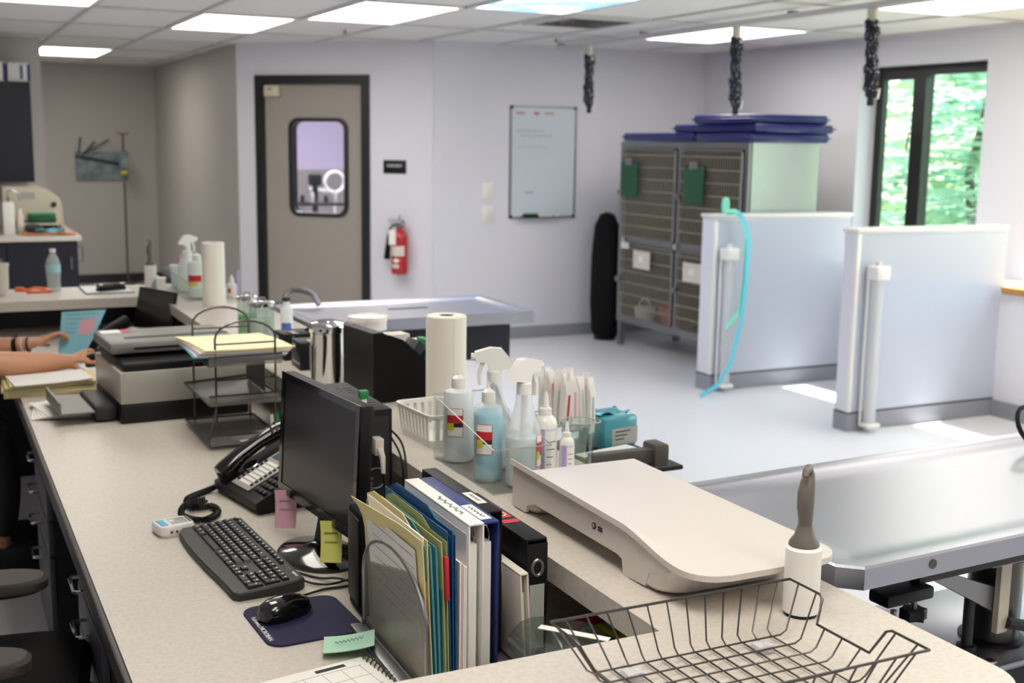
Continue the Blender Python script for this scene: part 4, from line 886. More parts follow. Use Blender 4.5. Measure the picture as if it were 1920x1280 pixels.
b = binder(.7695, 1.865, 0, .028, 'white', 'white ring binder with spine up in the file sorter', .264, .292)
scribble('spine_writing', b, 'text_grey', lambda u: (.014+.003*math.sin(u*83)+.003*math.sin(u*29+.6), .02-.11*u, .2685), 60, .0006)
part('clear_pocket', MB().box(-.0012, -.0004, -.14, .14, .02, .25), 'paper', b)
b = binder(.8005, 1.885, 0, .034, 'blue_binder', 'navy blue ring binder with white spine label', .257, .292, (-.13, -.045)); part('side_label', MB().box(-.0010, -.0002, -.144, -.128, .13, .235), 'paper', b)
b = binder(.8375, 1.945, 0, .029, 'black', 'black ring binder with white spine label', .255, .30, (-.10, -.03)); part('yellow_flag', MB().box(.008, .016, -.158, -.149, .085, .105), 'yellow_label', b)
b = binder(.8735, 1.845, -3, .016, 'offwhite', 'thin grey white report binder standing low in the sorter', .165, .25)
b = binder(.891, 1.895, 0, .040, 'black', 'black lever arch binder with red spine sticker', .212, .29); part('red_sticker', MB().box(.006, .034, -.02, .08, .2162, .2168), 'red_label', b); part('red_band', MB().box(.004, .036, -.05, -.032, .2162, .2168), 'red_label', b)
part('emblem', MB().tube([(.02+.009*math.cos(a*.524), .0+.011*math.sin(a*.524), .2173) for a in range(12)], .0012, 5, True), 'paper', b); part('end_cover', MB().rbox(.0, .04, -.1475, -.1455, 0, .208, .0008), 'black', b)
part('finger_ring', MB().tube([(.02+.010*math.cos(a*.524), -.149, .165+.014*math.sin(a*.524)) for a in range(12)], .003, 6, True), 'steel_dull', b); part('end_sheet', MB().box(.006, .034, -.1488, -.1476, .02, .135), 'lcd_grey', b)
# ---- clear round-ended box, flags, calendar, notes
t = thing('clear_storage_box', 'clear rounded storage box with a smoky lid and label', 'box', (.875, 1.565, DZ))
o_ = [(-.078, -.10), (.078, -.10), (.078, .06)]+[(.078-.156*u, .06+.065*math.sin(PI*u)) for u in (.08, .2, .35, .5, .65, .8, .92)]+[(-.078, .06)]
part('tub', MB().loops([[(x*.92, y*.92, .001) for x, y in o_], [(x, y, .10) for x, y in o_]], True, False), 'acrylic', t); part('lid', MB().loops([[(x*1.02, y*1.02, .1005) for x, y in o_], [(x*1.02, y*1.02, .112) for x, y in o_], [(x*.9, y*.9, .117) for x, y in o_]]), 'smoke_lid', t)
part('lid_label', MB().box(-.06, .06, -.008, .008, .1172, .1178, mx=T(.025, .03, 0) @ R(-50)), 'paper', t); part('inner_card', MB().box(-.05, .03, -.07, .03, .008, .085), 'yellow_note', t); part('green_card', MB().box(-.065, .06, -.07, .05, .003, .0075), 'green_note', t)
t = thing('flag_dispenser', 'black case of red teal yellow and blue page flags', 'page flags', (1.05, 1.72, DZ+.0005), 8); part('case', MB().rbox(-.045, .055, -.08, .085, 0, .028, .004), 'black', t); part('red_end', MB().rbox(-.04, .03, .05, .083, .0285, .05, .003), 'red_label', t)
for i, mcol in enumerate(('teal_folder', 'yellow_label', 'light_blue')): part('flag_strip', MB().rbox(-.038+.026*i, -.015+.026*i, -.075, .045, .0285, .044, .002), mcol, t)
t = thing('wall_calendar', 'spiral bound paper calendar lying on the desk', 'calendar', (.585, 1.775, DZ), 9)
part('page', MB().box(-.13, .075, -.12, .105, 0, .004), 'paper', t)
for k in range(6): part('rule', MB().box(-.12+.035*k, -.1192+.035*k, -.115, .075, .004, .0044), 'lcd_grey', t)
for k in range(5): part('rule', MB().box(-.125, .06, .075-.04*k, .0758-.04*k, .004, .0044), 'lcd_grey', t)
part('header_bar', MB().box(-.02, .035, .084, .094, .004, .0045), 'text_black', t)
for k in range(16): part('spiral_ring', MB().tube([(.078+.006*math.cos(a*1.05), -.11+.0135*k, .006+.006*math.sin(a*1.05)) for a in range(6)], .0011, 5, True), 'wire', t)
o = solo('green_sticky_note', MB().grid(lambda u, v: (-.045+.09*u, -.035+.07*v, .003+.022*(v-.5)**2*2+.012*u*u), 8, 8).solid(.0006), 'green_note', 'curled mint green sticky note on the desk', 'note', (.632, 1.925, DZ+.001), -20)
scribble('handwriting', o, 'text_black', lambda u: (-.025+.05*u, .012+.005*math.sin(u*45), .0085+.012*(.55+.5*u)**2), 40, .0006)
# ---- far end of the desk
t = thing('laptop', 'dark open laptop at the far end of the desk', 'laptop', (.87, 5.50, DZ), -70)     # x right, y away
part('base', MB().rbox(-.16, .16, -.17, .02, 0, .018, .004), 'black', t); part('keyboard_deck', MB().box(-.14, .14, -.15, -.02, .018, .0188), 'charcoal', t)
l = part('lid', MB().rbox(-.16, .16, 0, .012, 0, .21, .004, mx=T(0, .02, .016) @ R(-12, 'X')), 'black', t); part('screen', MB().box(-.148, .148, -.0015, -.0003, .015, .2, mx=T(0, .02, .016) @ R(-12, 'X')), 'screen_dark', l)
t = thing('far_desk_phone', 'grey and black telephone behind the held blue paper', 'telephone', (.625, 5.13, DZ), -60); part('base', MB().prism([(0, 0), (0, .025), (.19, .10), (.2, 0)], 'x', -.11, .11).bevel(.006, 2), 'charcoal', t)
FM = frame3((0, 0, .026), (1, 0, 0), (0, .93, .367)); part('face', MB().box(-.03, .10, .01, .19, 0, .003, mx=FM), 'printer_grey', t); part('display', MB().box(-.02, .09, .11, .18, .003, .005, mx=FM), 'green_dark', t); part('handset', MB().tube([(-.08, .01, .05), (-.08, .1, .09), (-.08, .2, .12)], [.025, .018, .025], 10), 'black', t)
t = thing('tape_dispenser', 'white dispenser with a magenta knob by the laptop', 'dispenser', (1.05, 5.30, DZ), 10); part('body', MB().rbox(-.06, .06, -.03, .03, 0, .04, .008), 'white', t); part('knob', MB().lathe([(.012, .04), (.02, .055), (.008, .07)], 12), 'magenta', t)
solo('yellow_folder', MB().box(-.16, .16, -.12, .12, 0, .006), 'manila_pale', 'pale yellow folder lying under the worker forearm', 'folder', (.40, 5.12, DZ+.0005), 4)
for i in range(3): solo('chart_paper', MB().box(-.1, .1, -.13, .13, 0, .003), ('paper', 'manila', 'paper')[i], ('white chart lowest on the far desk pile', 'manila chart in the far desk pile', 'white chart on top of the far desk pile')[i], 'paper', (.60, 4.85, DZ+.0005+.0033*i), 12*i-10)

# ------------------------------------------------------------------ things on the raised ledge
# platform scale
t = thing('platform_scale', 'cream plastic platform scale with a curved side lip', 'scale', (1.175, 1.77, LZ))
X0, X1, Y0, Y1 = -.145, .145, -.33, .33
def sm(a, b, x): x = max(0, min(1, (x-a)/(b-a))); return x*x*(3-2*x)
def tray(u, v):
    y = Y0+(Y1-Y0)*v; rn = .06; xa, xb = X0, X1
    if y < Y0+rn: d = rn-math.sqrt(max(0, rn*rn-(Y0+rn-y)**2)); xa += d; xb -= d
    x = xa+(xb-xa)*u; lip = (.020+.010*v)*sm(.13, .0, u)*sm(.10, .36, v)
    return (x, y, .068+lip)
part('tray', MB().grid(lambda u, v: tray(u**1.4, v**1.3), 24, 40).solid(.010), 'scale_cream', t, smooth=60)
lipz = lambda y: .059+(.020+.010*(y-Y0)/(Y1-Y0))*sm(.10, .36, (y-Y0)/(Y1-Y0))
ysd = [Y0+.03+(Y1-Y0-.032)*k/16 for k in range(17)]
side = [(Y0+.16, .004), (Y0+.15, .03), (Y0+.09, .05)]+[(y, lipz(y)) for y in ysd[2:]]+[(Y1-.002, .003), (Y1-.06, .003), (Y1-.065, .018), (Y1-.10, .030), (Y0+.25, .030), (Y0+.235, .026), (Y0+.23, .0)]
part('side_skirt', MB().prism(side, 'x', X0+.005, X0+.012), 'scale_cream', t, smooth=30)
part('deck', MB().rbox(X0+.013, X1-.03, Y0+.08, Y1-.01, .030, .0605, .006), 'scale_cream', t)
part('near_foot', MB().loops([[(a, b, z) for a, b in rrect(X0+.006+o, X1-.03-o, Y0+f+o, Y0+.225-o, .045, 6)] for o, f, z in ((.006, .10, .003), (0, .095, .010), (0, .085, .030), (-.0005, .06, .046), (-.001, .035, .0575))]), 'scale_cream', t)
part('far_foot', MB().loops([[(a, b, z) for a, b in rrect(X0+.012+o, X1-.03-o, Y1-.085+o, Y1-.006-o, .02, 4)] for o, z in ((.006, .003), (0, .010), (0, .0295))]), 'scale_cream', t)
for x in (X0+.045, X1-.07):
    for y in (Y0+.16, Y1-.045): part('rubber_foot', MB().cyl((x, y, 0), (x, y, .0035), .014, 12), 'black', t)
mk = part('logo_disc', MB().cyl((X0+.0035, .0, .056), (X0+.0049, .0, .056), .0065, 14), 'text_black', t); part('logo_bar', MB().box(X0+.0035, X0+.0049, -.028, -.014, .052, .055).box(X0+.0035, X0+.0049, -.028, -.014, .057, .060), 'text_black', t)
part('level_mark', MB().box(X0+.0031, X0+.0034, -.002, .002, .054, .060), 'paper', mk)
# lint roller standing on end
def lint(x, y, lab, tilt=0):
    t = thing('lint_roller', lab, 'lint roller', (x, y, LZ), 35)
    part('roll', MB().lathe([(.024, .004), (.028, .006), (.028, .108), (.024, .112)], 28), 'paper', t); part('core', MB().lathe([(.0255, 0), (.0265, .004), (.02, .0045)], 20), 'black', t)
    part('collar', MB().lathe([(.024, .112), (.0235, .117), (.016, .128), (.011, .145)], 20), 'handle_grey', t)
    P = [(0, 0, .14), (.0, 0, .155), (-.004, 0, .175), (-.004, 0, .195), (.003, 0, .213), (.009, 0, .224), (.003, 0, .234), (-.012, 0, .232), (-.016, 0, .225)]
    part('handle', MB().tube(P, [.011, .0115, .0135, .0135, .0115, .0085, .0065, .0055, .005], 12), 'handle_grey', t)

lint(1.20, 1.408, 'white lint roller with grey handle standing by the wire basket')
lint(.982, 6.01, 'lint roller standing at the far corner of the ledge')
# wire basket
t = thing('wire_basket', 'shallow grey wire basket on the near corner of the ledge', 'basket', (.945, 1.235, LZ))
bx, by, rx, ry, h = .165, .118, .205, .142, .075
def wire(P, r=.0014, n='wire'): part(n, MB().tube(P, r, 6), 'wire', t)
for k in range(12):
    s = -1+2*(k+.5)/12; wire([(rx*s*.97, ry, h), (bx*s, by+.004, .012), (bx*s, by-.006, .005), (bx*s, -by+.006, .005), (bx*s, -by-.004, .012), (rx*s*.97, -ry, h)])
for k in range(7):
    s = -1+2*(k+.5)/7; e = h if abs(s) > .5 else h*.52
    f = e/h; wire([(-(bx+(rx-bx)*f), (by+(ry-by)*f)*s, e), (-bx-.004, by*s, .015), (-bx+.006, by*s, .0095), (bx-.006, by*s, .0095), (bx+.004, by*s, .015), ((bx+(rx-bx)*f), (by+(ry-by)*f)*s, e)])
f = .52; ex, ey = bx+(rx-bx)*f, (by+(ry-by)*f)
rim = []
for sx in (1, -1):
    pts = [(sx*rx, -ry, h), (sx*rx, -ry*.52, h), (sx*(rx-.002), -ry*.46, h-.004), (sx*ex, -ry*.38, h*f), (sx*ex, ry*.38, h*f), (sx*(rx-.002), ry*.46, h-.004), (sx*rx, ry*.52, h), (sx*rx, ry, h)]
    rim += pts if sx == 1 else pts[::-1]
part('rim', MB().tube(rim, .0021, 8, True), 'wire', t)
for x, y in ((-.11, .08), (.11, .08), (-.11, -.08), (.11, -.08)): part('rubber_pad', MB().rbox(x-.014, x+.014, y-.012, y+.012, 0, .014, .004), 'acr_white', t)
# paper towel rolls
def towel(x, y, lab, r=.053):
    t = thing('paper_towel_roll', lab, 'paper towel', (x, y, LZ)); n = 36
    part('roll', MB().lathe([(.02, 0), (r-.003, 0), (r, .003), (r, .274), (r-.003, .277), (.02, .277), (.02, 0)], n, cap=False), 'paper_towel', t); part('core', MB().lathe([(.0195, .001), (.0195, .2755), (.018, .2755), (.018, .001)], 20, cap=False), 'core_brown', t)
    part('loose_edge', MB().box(-.001, .0005, -r-.0015, -r+.002, .003, .274), 'paper_towel', t)

towel(1.212, 2.863, 'upright paper towel roll between the black organiser and white basket'); towel(1.132, 5.287, 'upright paper towel roll at the far end of the ledge', .049)
# white slotted basket
t = thing('slotted_basket', 'small white slotted plastic basket on the ledge', 'basket', (1.105, 2.675, LZ), 4)
def rl(k, z): return [(x*k, y*k, z) for x, y in rrect(-.062, .062, -.098, .098, .02, 4)]
part('bottom', MB().loops([rl(.9, 0), rl(.9, .003)]), 'white', t); part('rim', MB().loops([rl(1.03, .072), rl(1.06, .075), rl(1.06, .082), rl(.98, .082), rl(.98, .072), rl(1.03, .072)], False, False), 'white', t)
part('skirt', MB().loops([rl(.9, .002), rl(.92, .018), rl(.89, .018), rl(.88, .003)], False, False), 'white', t)
L0, L1 = rl(.905, .016), rl(1.01, .074)
slats = []
for sx in (-1, 1):
    for k in range(9): s = -.078+.0195*k; slats.append(((sx*.0555, s*.9, .016), (sx*.0615, s, .074), (0, 1)))
for sy in (-1, 1):
    for k in range(5): s = -.042+.021*k; slats.append(((s*.9, sy*.0875, .016), (s, sy*.097, .074), (1, 0)))
for a, b, d in slats:
    w_ = .0055; m = MB().loops([[(a[0]-w_*d[0]-.0014*d[1], a[1]-w_*d[1]-.0014*d[0], a[2]), (a[0]+w_*d[0]-.0014*d[1], a[1]+w_*d[1]-.0014*d[0], a[2]), (a[0]+w_*d[0]+.0014*d[1], a[1]+w_*d[1]+.0014*d[0], a[2]), (a[0]-w_*d[0]+.0014*d[1], a[1]-w_*d[1]+.0014*d[0], a[2])],
        [(b[0]-w_*d[0]-.0014*d[1], b[1]-w_*d[1]-.0014*d[0], b[2]), (b[0]+w_*d[0]-.0014*d[1], b[1]+w_*d[1]-.0014*d[0], b[2]), (b[0]+w_*d[0]+.0014*d[1], b[1]+w_*d[1]+.0014*d[0], b[2]), (b[0]-w_*d[0]+.0014*d[1], b[1]-w_*d[1]+.0014*d[0], b[2])]]); part('slat', m, 'white', t)
# acrylic bins
def bin_(x0, x1, y0, y1, hn, hf, lab, name='acrylic_bin'):
    t = thing(name, lab, 'bin', ((x0+x1)/2, (y0+y1)/2, LZ)); a, b = (x1-x0)/2, (y1-y0)/2; w_ = .003
    part('bottom', MB().box(-a, a, -b, b, 0, w_), 'acrylic', t)
    for s in (-1, 1): part('side_wall', MB().prism([(-b, w_), (b, w_), (b, hf), (-b, hn)], 'x', s*a-(w_ if s > 0 else 0), s*a+(w_ if s < 0 else 0)), 'acrylic', t, smooth=0)
    part('near_wall', MB().box(-a+w_, a-w_, -b, -b+w_, w_, hn), 'acrylic', t, smooth=0); part('far_wall', MB().box(-a+w_, a-w_, b-w_, b, w_, hf), 'acrylic', t, smooth=0)
    part('edge_line', MB().tube([(-a, -b, hn), (-a, b, hf), (a, b, hf), (a, -b, hn)], .0014, 5, True), 'lcd_grey', t)
bin_(1.03, 1.165, 2.178, 2.51, .095, .15, 'clear acrylic bin holding the spray bottles')
bin_(1.045, 1.20, 5.42, 6.02, .09, .10, 'clear acrylic bin on the far ledge beside the paper towels')
# bottles
BZ = LZ+.0035
def warn_label(t, r, z0, z1, a0, a1):
    l = part('label', wrap(r+.0005, a0, a1, z0, z1), 'paper', t); part('label_border', MB().tube([((r+.0008)*math.cos(math.radians(a)), (r+.0008)*math.sin(math.radians(a)), z) for a, z in [(a0+(a1-a0)*k/8, z0) for k in range(9)]+[(a1-(a1-a0)*k/8, z1) for k in range(9)]], .0006, 4, True), 'red_label', l)
    q = z1-z0; part('red_band', wrap(r+.0009, a0, a1, z0+q*.48, z0+q*.76), 'red_label', l); part('dark_band', wrap(r+.0009, a0+(a1-a0)*.45, a1, z0+q*.34, z0+q*.48), 'charcoal', l); part('yellow_mark', wrap(r+.0009, a0, a0+(a1-a0)*.45, z0+q*.22, z0+q*.48), 'yellow_label', l)
def spray(x, y, r, h, lab, rz, liquid, bz=BZ, label=True, body='hdpe_clear', la=(200, 260)):
    t = thing('spray_bottle', lab, 'spray bottle', (x, y, bz), rz); hb = h*.74
    part('bottle', MB().lathe([(r*.9, 0), (r, .004), (r, hb*.52), (r*.96, hb*.60), (r*.62, hb*.74), (r*.5, hb*.84), (r*.46, hb*.93), (.0135, hb*.96), (.0135, hb)], 30), body, t)
    if liquid: part('liquid', MB().lathe([(r*.85, .004), (r*.94, .008), (r*.94, hb*.5), (r*.2, hb*.505)], 24), liquid, t)
    cz = hb; part('collar', MB().lathe([(.0165, cz-.012), (.0165, cz+.010), (.012, cz+.014)], 18), 'white_gloss', t)
    hd = [(-.030, cz+.045), (-.046, cz+.022), (-.012, cz+.014), (.012, cz+.014), (.016, cz+.030), (.042, cz+.032), (.044, cz+.054), (.010, cz+.064), (-.015, cz+.062)]
    part('head', MB().prism(hd, 'y', -.0105, .0105).bevel(.003, 2), 'white_gloss', t)
    part('nozzle', MB().cyl((.042, 0, cz+.043), (.052, 0, cz+.043), .0085, 12), 'white', t); part('trigger', MB().prism([(.020, cz+.032), (.030, cz+.032), (.038, cz+.004), (.036, cz-.020), (.030, cz-.020), (.031, cz+.004)], 'y', -.006, .006), 'white', t)
    part('dip_tube', MB().cyl((0, 0, .01), (0, 0, hb), .002, 6), 'white', t)
    if label: warn_label(t, r, h*.16, h*.40, la[0], la[1])
    return t
def squeeze(x, y, r, h, lab, body, liquid=None, rz=0, cap='white_gloss', label=True, la=(195, 255), bz=BZ, fill=.6):
    t = thing('squeeze_bottle', lab, 'bottle', (x, y, bz), rz); hb = h*.83
    part('bottle', MB().lathe([(r*.92, 0), (r, .004), (r, hb*.90), (r*.93, hb*.955), (r*.5, hb*.985), (r*.42, hb)], 30), body, t)
    if liquid: part('liquid', MB().lathe([(r*.88, .004), (r*.95, .008), (r*.95, hb*fill), (r*.2, hb*fill+.001)], 24), liquid, t)
    part('cap', MB().lathe([(r*.46, hb), (r*.48, hb+.002), (r*.45, h-.012), (r*.3, h-.008), (r*.12, h-.005), (r*.07, h)], 20), cap, t)
    if label: warn_label(t, r, h*.30, h*.62, la[0], la[1])
    return t
squeeze(1.073, 2.462, .0335, .202, 'clear squeeze bottle with hazard label behind the blue one', 'hdpe', 'liquid_clear', la=(200, 265))
squeeze(1.068, 2.288, .0315, .204, 'squeeze bottle of blue liquid with hazard label', 'hdpe_clear', 'liquid_blue', fill=.86, la=(195, 260))
spray(1.122, 2.375, .037, .280, 'spray bottle with trigger turned to the paper towels', 160, 'liquid_clear', la=(60, 110))
spray(1.118, 2.219, .038, .283, 'spray bottle of clear liquid nearest the scale', 20, 'liquid_clear', la=(270, 310))
def purple(x, y, r, h, lab):
    t = thing('lotion_bottle', lab, 'bottle', (x, y, LZ), 0); hb = h*.73
    part('bottle', MB().lathe([(r*.92, 0), (r, .004), (r, hb*.86), (r*.85, hb*.94), (r*.5, hb)], 26), 'white_gloss', t); part('cap', MB().lathe([(r*.55, hb), (r*.55, hb+h*.07), (r*.3, hb+h*.09), (r*.22, hb+h*.2), (r*.1, h)], 18), 'white', t)
    l = part('label', wrap(r+.0004, 170, 330, h*.06, h*.58), 'label_lilac', t); part('purple_band', wrap(r+.0008, 205, 240, h*.06, h*.58), 'purple_label', l); part('white_panel', wrap(r+.0008, 245, 320, h*.06, h*.55), 'paper', l)
    for k in range(4): part('print_line', wrap(r+.0011, 250, 300-8*k, h*(.42-.09*k), h*(.43-.09*k), 6), 'text_black', l)

purple(1.203, 2.282, .0265, .186, 'tall white bottle with lilac label beside the clear tumbler'); purple(1.245, 2.258, .0165, .120, 'small white dropper bottle with lilac label')
t = thing('tumbler', 'clear plastic tumbler on the ledge by the lotion bottles', 'tumbler', (1.289, 2.285, LZ)); part('glass', MB().lathe([(.029, .001), (.031, .004), (.039, .113), (.037, .113), (.0295, .008), (.002, .008)], 28, cap=False), 'jar_glass', t); part('rim', MB().tube([(.038*math.cos(a*PI/12), .038*math.sin(a*PI/12), .113) for a in range(24)], .0012, 5, True), 'lcd_grey', t)
t = thing('syringe_tub', 'clear tub crammed with wrapped syringes on the ledge', 'tub', (1.43, 2.60, .8415)); part('tub', MB().loops([[(x*k, y*k, z) for x, y in rrect(-.06, .06, -.085, .085, .02, 4)] for k, z in ((.92, .001), (.94, .004), (1, .09))], True, False), 'acrylic', t); part('rim', MB().tube([(x, y, .09) for x, y in rrect(-.06, .06, -.085, .085, .02, 4)], .002, 5, True), 'lcd_grey', t)
rnd = random.Random(11)
pk = MB().loops([[(-.011, -.001, 0), (.011, -.001, 0), (.011, .001, 0), (-.011, .001, 0)], [(-.010, -.005, .02), (.010, -.005, .02), (.010, .004, .02), (-.010, .004, .02)], [(-.010, -.006, .10), (.010, -.006, .10), (.010, .004, .10), (-.010, .004, .10)], [(-.0125, -.001, .128), (.0125, -.001, .128), (.0125, .001, .128), (-.0125, .001, .128)]]).mesh('wrapper', 30); pk.materials.append(MATS['pack_paper'])
sy = MB().lathe([(.004, .02), (.004, .095), (.007, .097), (.007, .1)], 8, (0, -.0055, 0)).mesh('syringe', 30)
for k in range(26):
    i, j = k % 4, k//4; t = thing('wrapped_syringe', 'wrapped syringe bunched in the clear tub', 'syringe', (1.43+(-.037+.0245*i), 2.60+(-.064+.0205*j), .848+.05+rnd.uniform(0, .03)), rnd.uniform(-40, 40), 'wrapped syringes in the tub')
    t.rotation_euler[0] = rnd.uniform(-.10, .10); t.rotation_euler[1] = rnd.uniform(-.10, .16)*(1 if i > 1 else .5)
    part('wrapper', pk, 'pack_paper', t); part('printed_strip', MB().box(-.003, .003, -.0068, -.0062, .03, .095), ('red_label', 'pink_note', 'green_note', 'lcd_grey', 'purple_label', 'pink_note')[k % 6], t)
solo('lilac_brush', MB().tube([(0, 0, 0), (.006, .002, .09), (.012, .004, .2)], [.006, .006, .009], 8), 'purple_label', 'lilac handled brush standing by the spray bottles', 'brush', (1.182, 2.36, LZ+.0005))
# side shelf with arm, notebook and teal pack
t = thing('side_shelf', 'black side tray on a grey arm beyond the ledge', 'tray', (1.49, 2.5, .80)); part('tray', MB().rbox(-.13, .15, -.12, .22, .028, .04, .004), 'black', t); part('support', MB().box(-.155, -.13, -.05, .1, -.03, .034), 'steel_dull', t); part('wall_plate', MB().box(-.208, -.155, -.04, .09, -.03, .03), 'steel_dull', t)
part('arm', MB().rbox(-.16, .0, -.215, -.185, .085, .118, .004, mx=T(0, 0, 0)), 'brown_grey', t); part('arm_end', MB().rbox(-.005, .035, -.23, -.17, .075, .13, .008), 'brown_grey', t); part('arm_post', MB().box(-.135, -.115, -.2, -.12, .03, .087), 'brown_grey', t)
t = thing('spiral_notebook', 'navy notebook with purple spiral on the side tray', 'notebook', (1.50, 2.455, .8415), 12); part('cover', MB().rbox(-.09, .09, -.07, .07, 0, .018, .002), 'navy', t); part('pages', MB().box(-.085, .085, -.066, .066, .0182, .0205), 'paper', t)
for k in range(14): part('spiral_ring', MB().tube([(-.08+.0122*k, -.072+.006*math.cos(a*1.05), .012+.009*math.sin(a*1.05)) for a in range(6)], .0014, 5, True), 'purple_label', t)
t = thing('teal_gauze_pack', 'teal plastic wrapped pack on the side tray', 'pack', (1.565, 2.625, .8415), 10); part('pack', MB().rbox(-.055, .06, -.055, .055, 0, .085, .012), 'teal_wrap', t); part('front_label', MB().box(-.03, .055, -.0565, -.0552, .012, .055), 'lcd_grey', t); part('crimp', MB().grid(lambda u, v: (-.05+.1*u, -.03+.06*v, .088+.008*math.sin(7*u)*math.cos(6*v)), 10, 8).solid(.002), 'teal_wrap', t)
for k in range(3): part('print_line', MB().box(-.02, .03-.01*k, -.0572, -.0566, .045-.01*k, .048-.01*k), 'charcoal', t)
# canister, organiser, glove boxes, jars
t = thing('steel_canister', 'shiny stainless canister with lid on the ledge', 'canister', (1.047, 3.365, LZ)); part('body', MB().lathe([(.049, 0), (.050, .003), (.050, .165), (.0515, .168)], 36), 'chrome', t); part('lid', MB().lathe([(.0525, .169), (.0535, .172), (.0535, .190), (.050, .197), (.03, .200), (.029, .203)], 36), 'chrome', t)
t = thing('white_tub', 'white round tub with blue side print behind the canister', 'tub', (1.235, 3.55, LZ)); part('tub', MB().lathe([(.055, 0), (.060, .004), (.060, .165)], 28), 'white', t); part('lid', MB().lathe([(.063, .166), (.063, .182), (.04, .185), (.036, .179)], 28), 'white_gloss', t); part('print', wrap(.0605, 250, 340, .05, .14), 'text_blue', t)
t = thing('file_organiser', 'black magazine organiser with a sloping side on the ledge', 'organiser', (1.087, 3.20, LZ), 6)       # back wall at x=0, slopes down to +x
S1 = [(0, 0), (.245, 0), (.245, .085), (.21, .088), (.17, .105), (.13, .14), (.09, .175), (.05, .19), (0, .195)]
for y in (-.097, .0, .093): part('side_panel' if y else 'divider', MB().prism(S1, 'y', y, y+.004), 'black_matte', t, smooth=0)
part('back_panel', MB().box(-.004, 0, -.097, .097, 0, .195), 'black', t); part('bottom_panel', MB().box(0, .245, -.093, .093, 0, .004), 'black', t); part('front_panel', MB().box(.245, .249, -.097, .097, 0, .085), 'black_matte', t); part('top_rim', MB().box(-.004, .03, -.097, .097, .195, .199), 'black', t)
def org(dx, dy, w_, d, h, tilt, mcol, name, lab, cat, txt=None):
    t = thing(name, lab, cat); t.matrix_world = T(1.087, 3.20, LZ) @ R(6) @ T(dx, dy, .006) @ R(tilt, 'Y')
    part('carton', MB().rbox(0, w_, -d/2, d/2, 0, h, .002), mcol, t); part('panel', MB().box(w_*.1, w_*.9, -d/2-.0008, -d/2-.0002, h*.3, h*.7), 'paper', t) if not txt else text('lettering', txt, .022, 'text_white', t, frame3((w_/2, -d/2-.0004, h*.62), (0, 0, 1), (-1, 0, 0)))
    return t
org(.03, -.05, .03, .07, .2, 36, 'navy', 'supply_carton', 'navy supply carton with white print in the organiser', 'box', 'ISO·BLUE')
org(.085, .045, .085, .06, .165, 0, 'offwhite', 'supply_carton', 'cream supply carton in the organiser', 'box'); org(.175, -.05, .02, .07, .16, 0, 'green_clip', 'supply_carton', 'green supply carton standing at the organiser front', 'box'); org(.200, .05, .035, .06, .14, 0, 'white', 'supply_carton', 'white supply carton at the organiser front', 'box')
t = thing('dark_pouch', 'black zipped pouch slumped behind the paper towel roll', 'pouch', (1.285, 2.71, LZ), 60); part('pouch', MB().grid(lambda u, v: (-.08+.16*u, -.035+.07*v, .005+.13*math.sin(PI*v)**.6*(1-.75*u)), 10, 10).solid(.004), 'black_matte', t); part('zip', MB().tube([(-.08, 0, .136), (0, 0, .09), (.08, 0, .045)], .003, 6), 'charcoal', t)
def glove(x, y, rz, lab):
    t = thing('glove_box', lab, 'box', (x, y, LZ), rz); part('carton', MB().rbox(0, .235, -.058, .058, 0, .088, .002), 'black', t); part('slot', MB().prism([(a+.12, b) for a, b in rrect(-.06, .06, -.02, .02, .018, 4)], 'z', .0882, .0888), 'charcoal', t)
    part('glove', MB().grid(lambda u, v: (.09+.06*u, -.015+.03*v, .089+.018*math.sin(PI*u)*math.sin(PI*v)), 6, 6), 'black_matte', t)
    text('lettering', 'Bold', .03, 'text_white', t, frame3((.045, -.02, .0885), (0, -1, 0), (1, 0, 0))); text('side_lettering', 'Bold', .02, 'text_white', t, frame3((-.0006, .02, .07), (0, -1, 0), (0, 0, 1))); part('stripe', MB().box(-.0008, -.0002, -.05, .05, .018, .022), 'lcd_grey', t); part('end_panel', MB().box(.03, .033, -.0588, -.0582, .005, .083), 'text_grey', t)
glove(1.045, 3.90, 2, 'black glove box nearer the glass jars'); glove(1.05, 3.715, -2, 'black glove box beside the steel canister')
def jar(x, y, r, h, lab, liq, fill):
    t = thing('glass_jar', lab, 'jar', (x, y, LZ)); part('glass', MB().lathe([(r*.95, .001), (r, .004), (r, h*.82), (r*.97, h*.82), (r*.96, .008), (.002, .008)], 26, cap=False), 'jar_glass', t); part('contents', MB().lathe([(r*.9, .009), (r*.92, .012), (r*.92, h*fill), (.002, h*fill+.001)], 22), liq, t)
    l = part('lid', MB().lathe([(r*1.04, h*.82), (r*1.06, h*.83), (r*1.06, h*.91), (r*.9, h*.93), (r*.2, h*.94)], 26), 'chrome', t); part('lid_knob', MB().tube([(-r*.3, 0, h*.93), (-r*.25, 0, h*.99), (r*.25, 0, h*.99), (r*.3, 0, h*.93)], .004, 6), 'chrome', l)
jar(1.062, 4.40, .036, .164, 'glass jar of green liquid with steel lid', 'liquid_green', .5); jar(1.058, 4.17, .044, .172, 'glass jar of pale swabs with steel lid', 'white', .55)
t = thing('blue_ring_bottle', 'clear bottle with a blue ring print beside the jars', 'bottle', (1.128, 4.10, LZ)); part('bottle', MB().lathe([(.02, 0), (.022, .004), (.022, .135), (.012, .15), (.012, .165)], 20), 'hdpe', t); part('ring_print', wrap(.0225, 200, 300, .05, .09), 'text_blue', t); part('cap', MB().cyl((0, 0, .165), (0, 0, .178), .014, 14), 'charcoal', t)
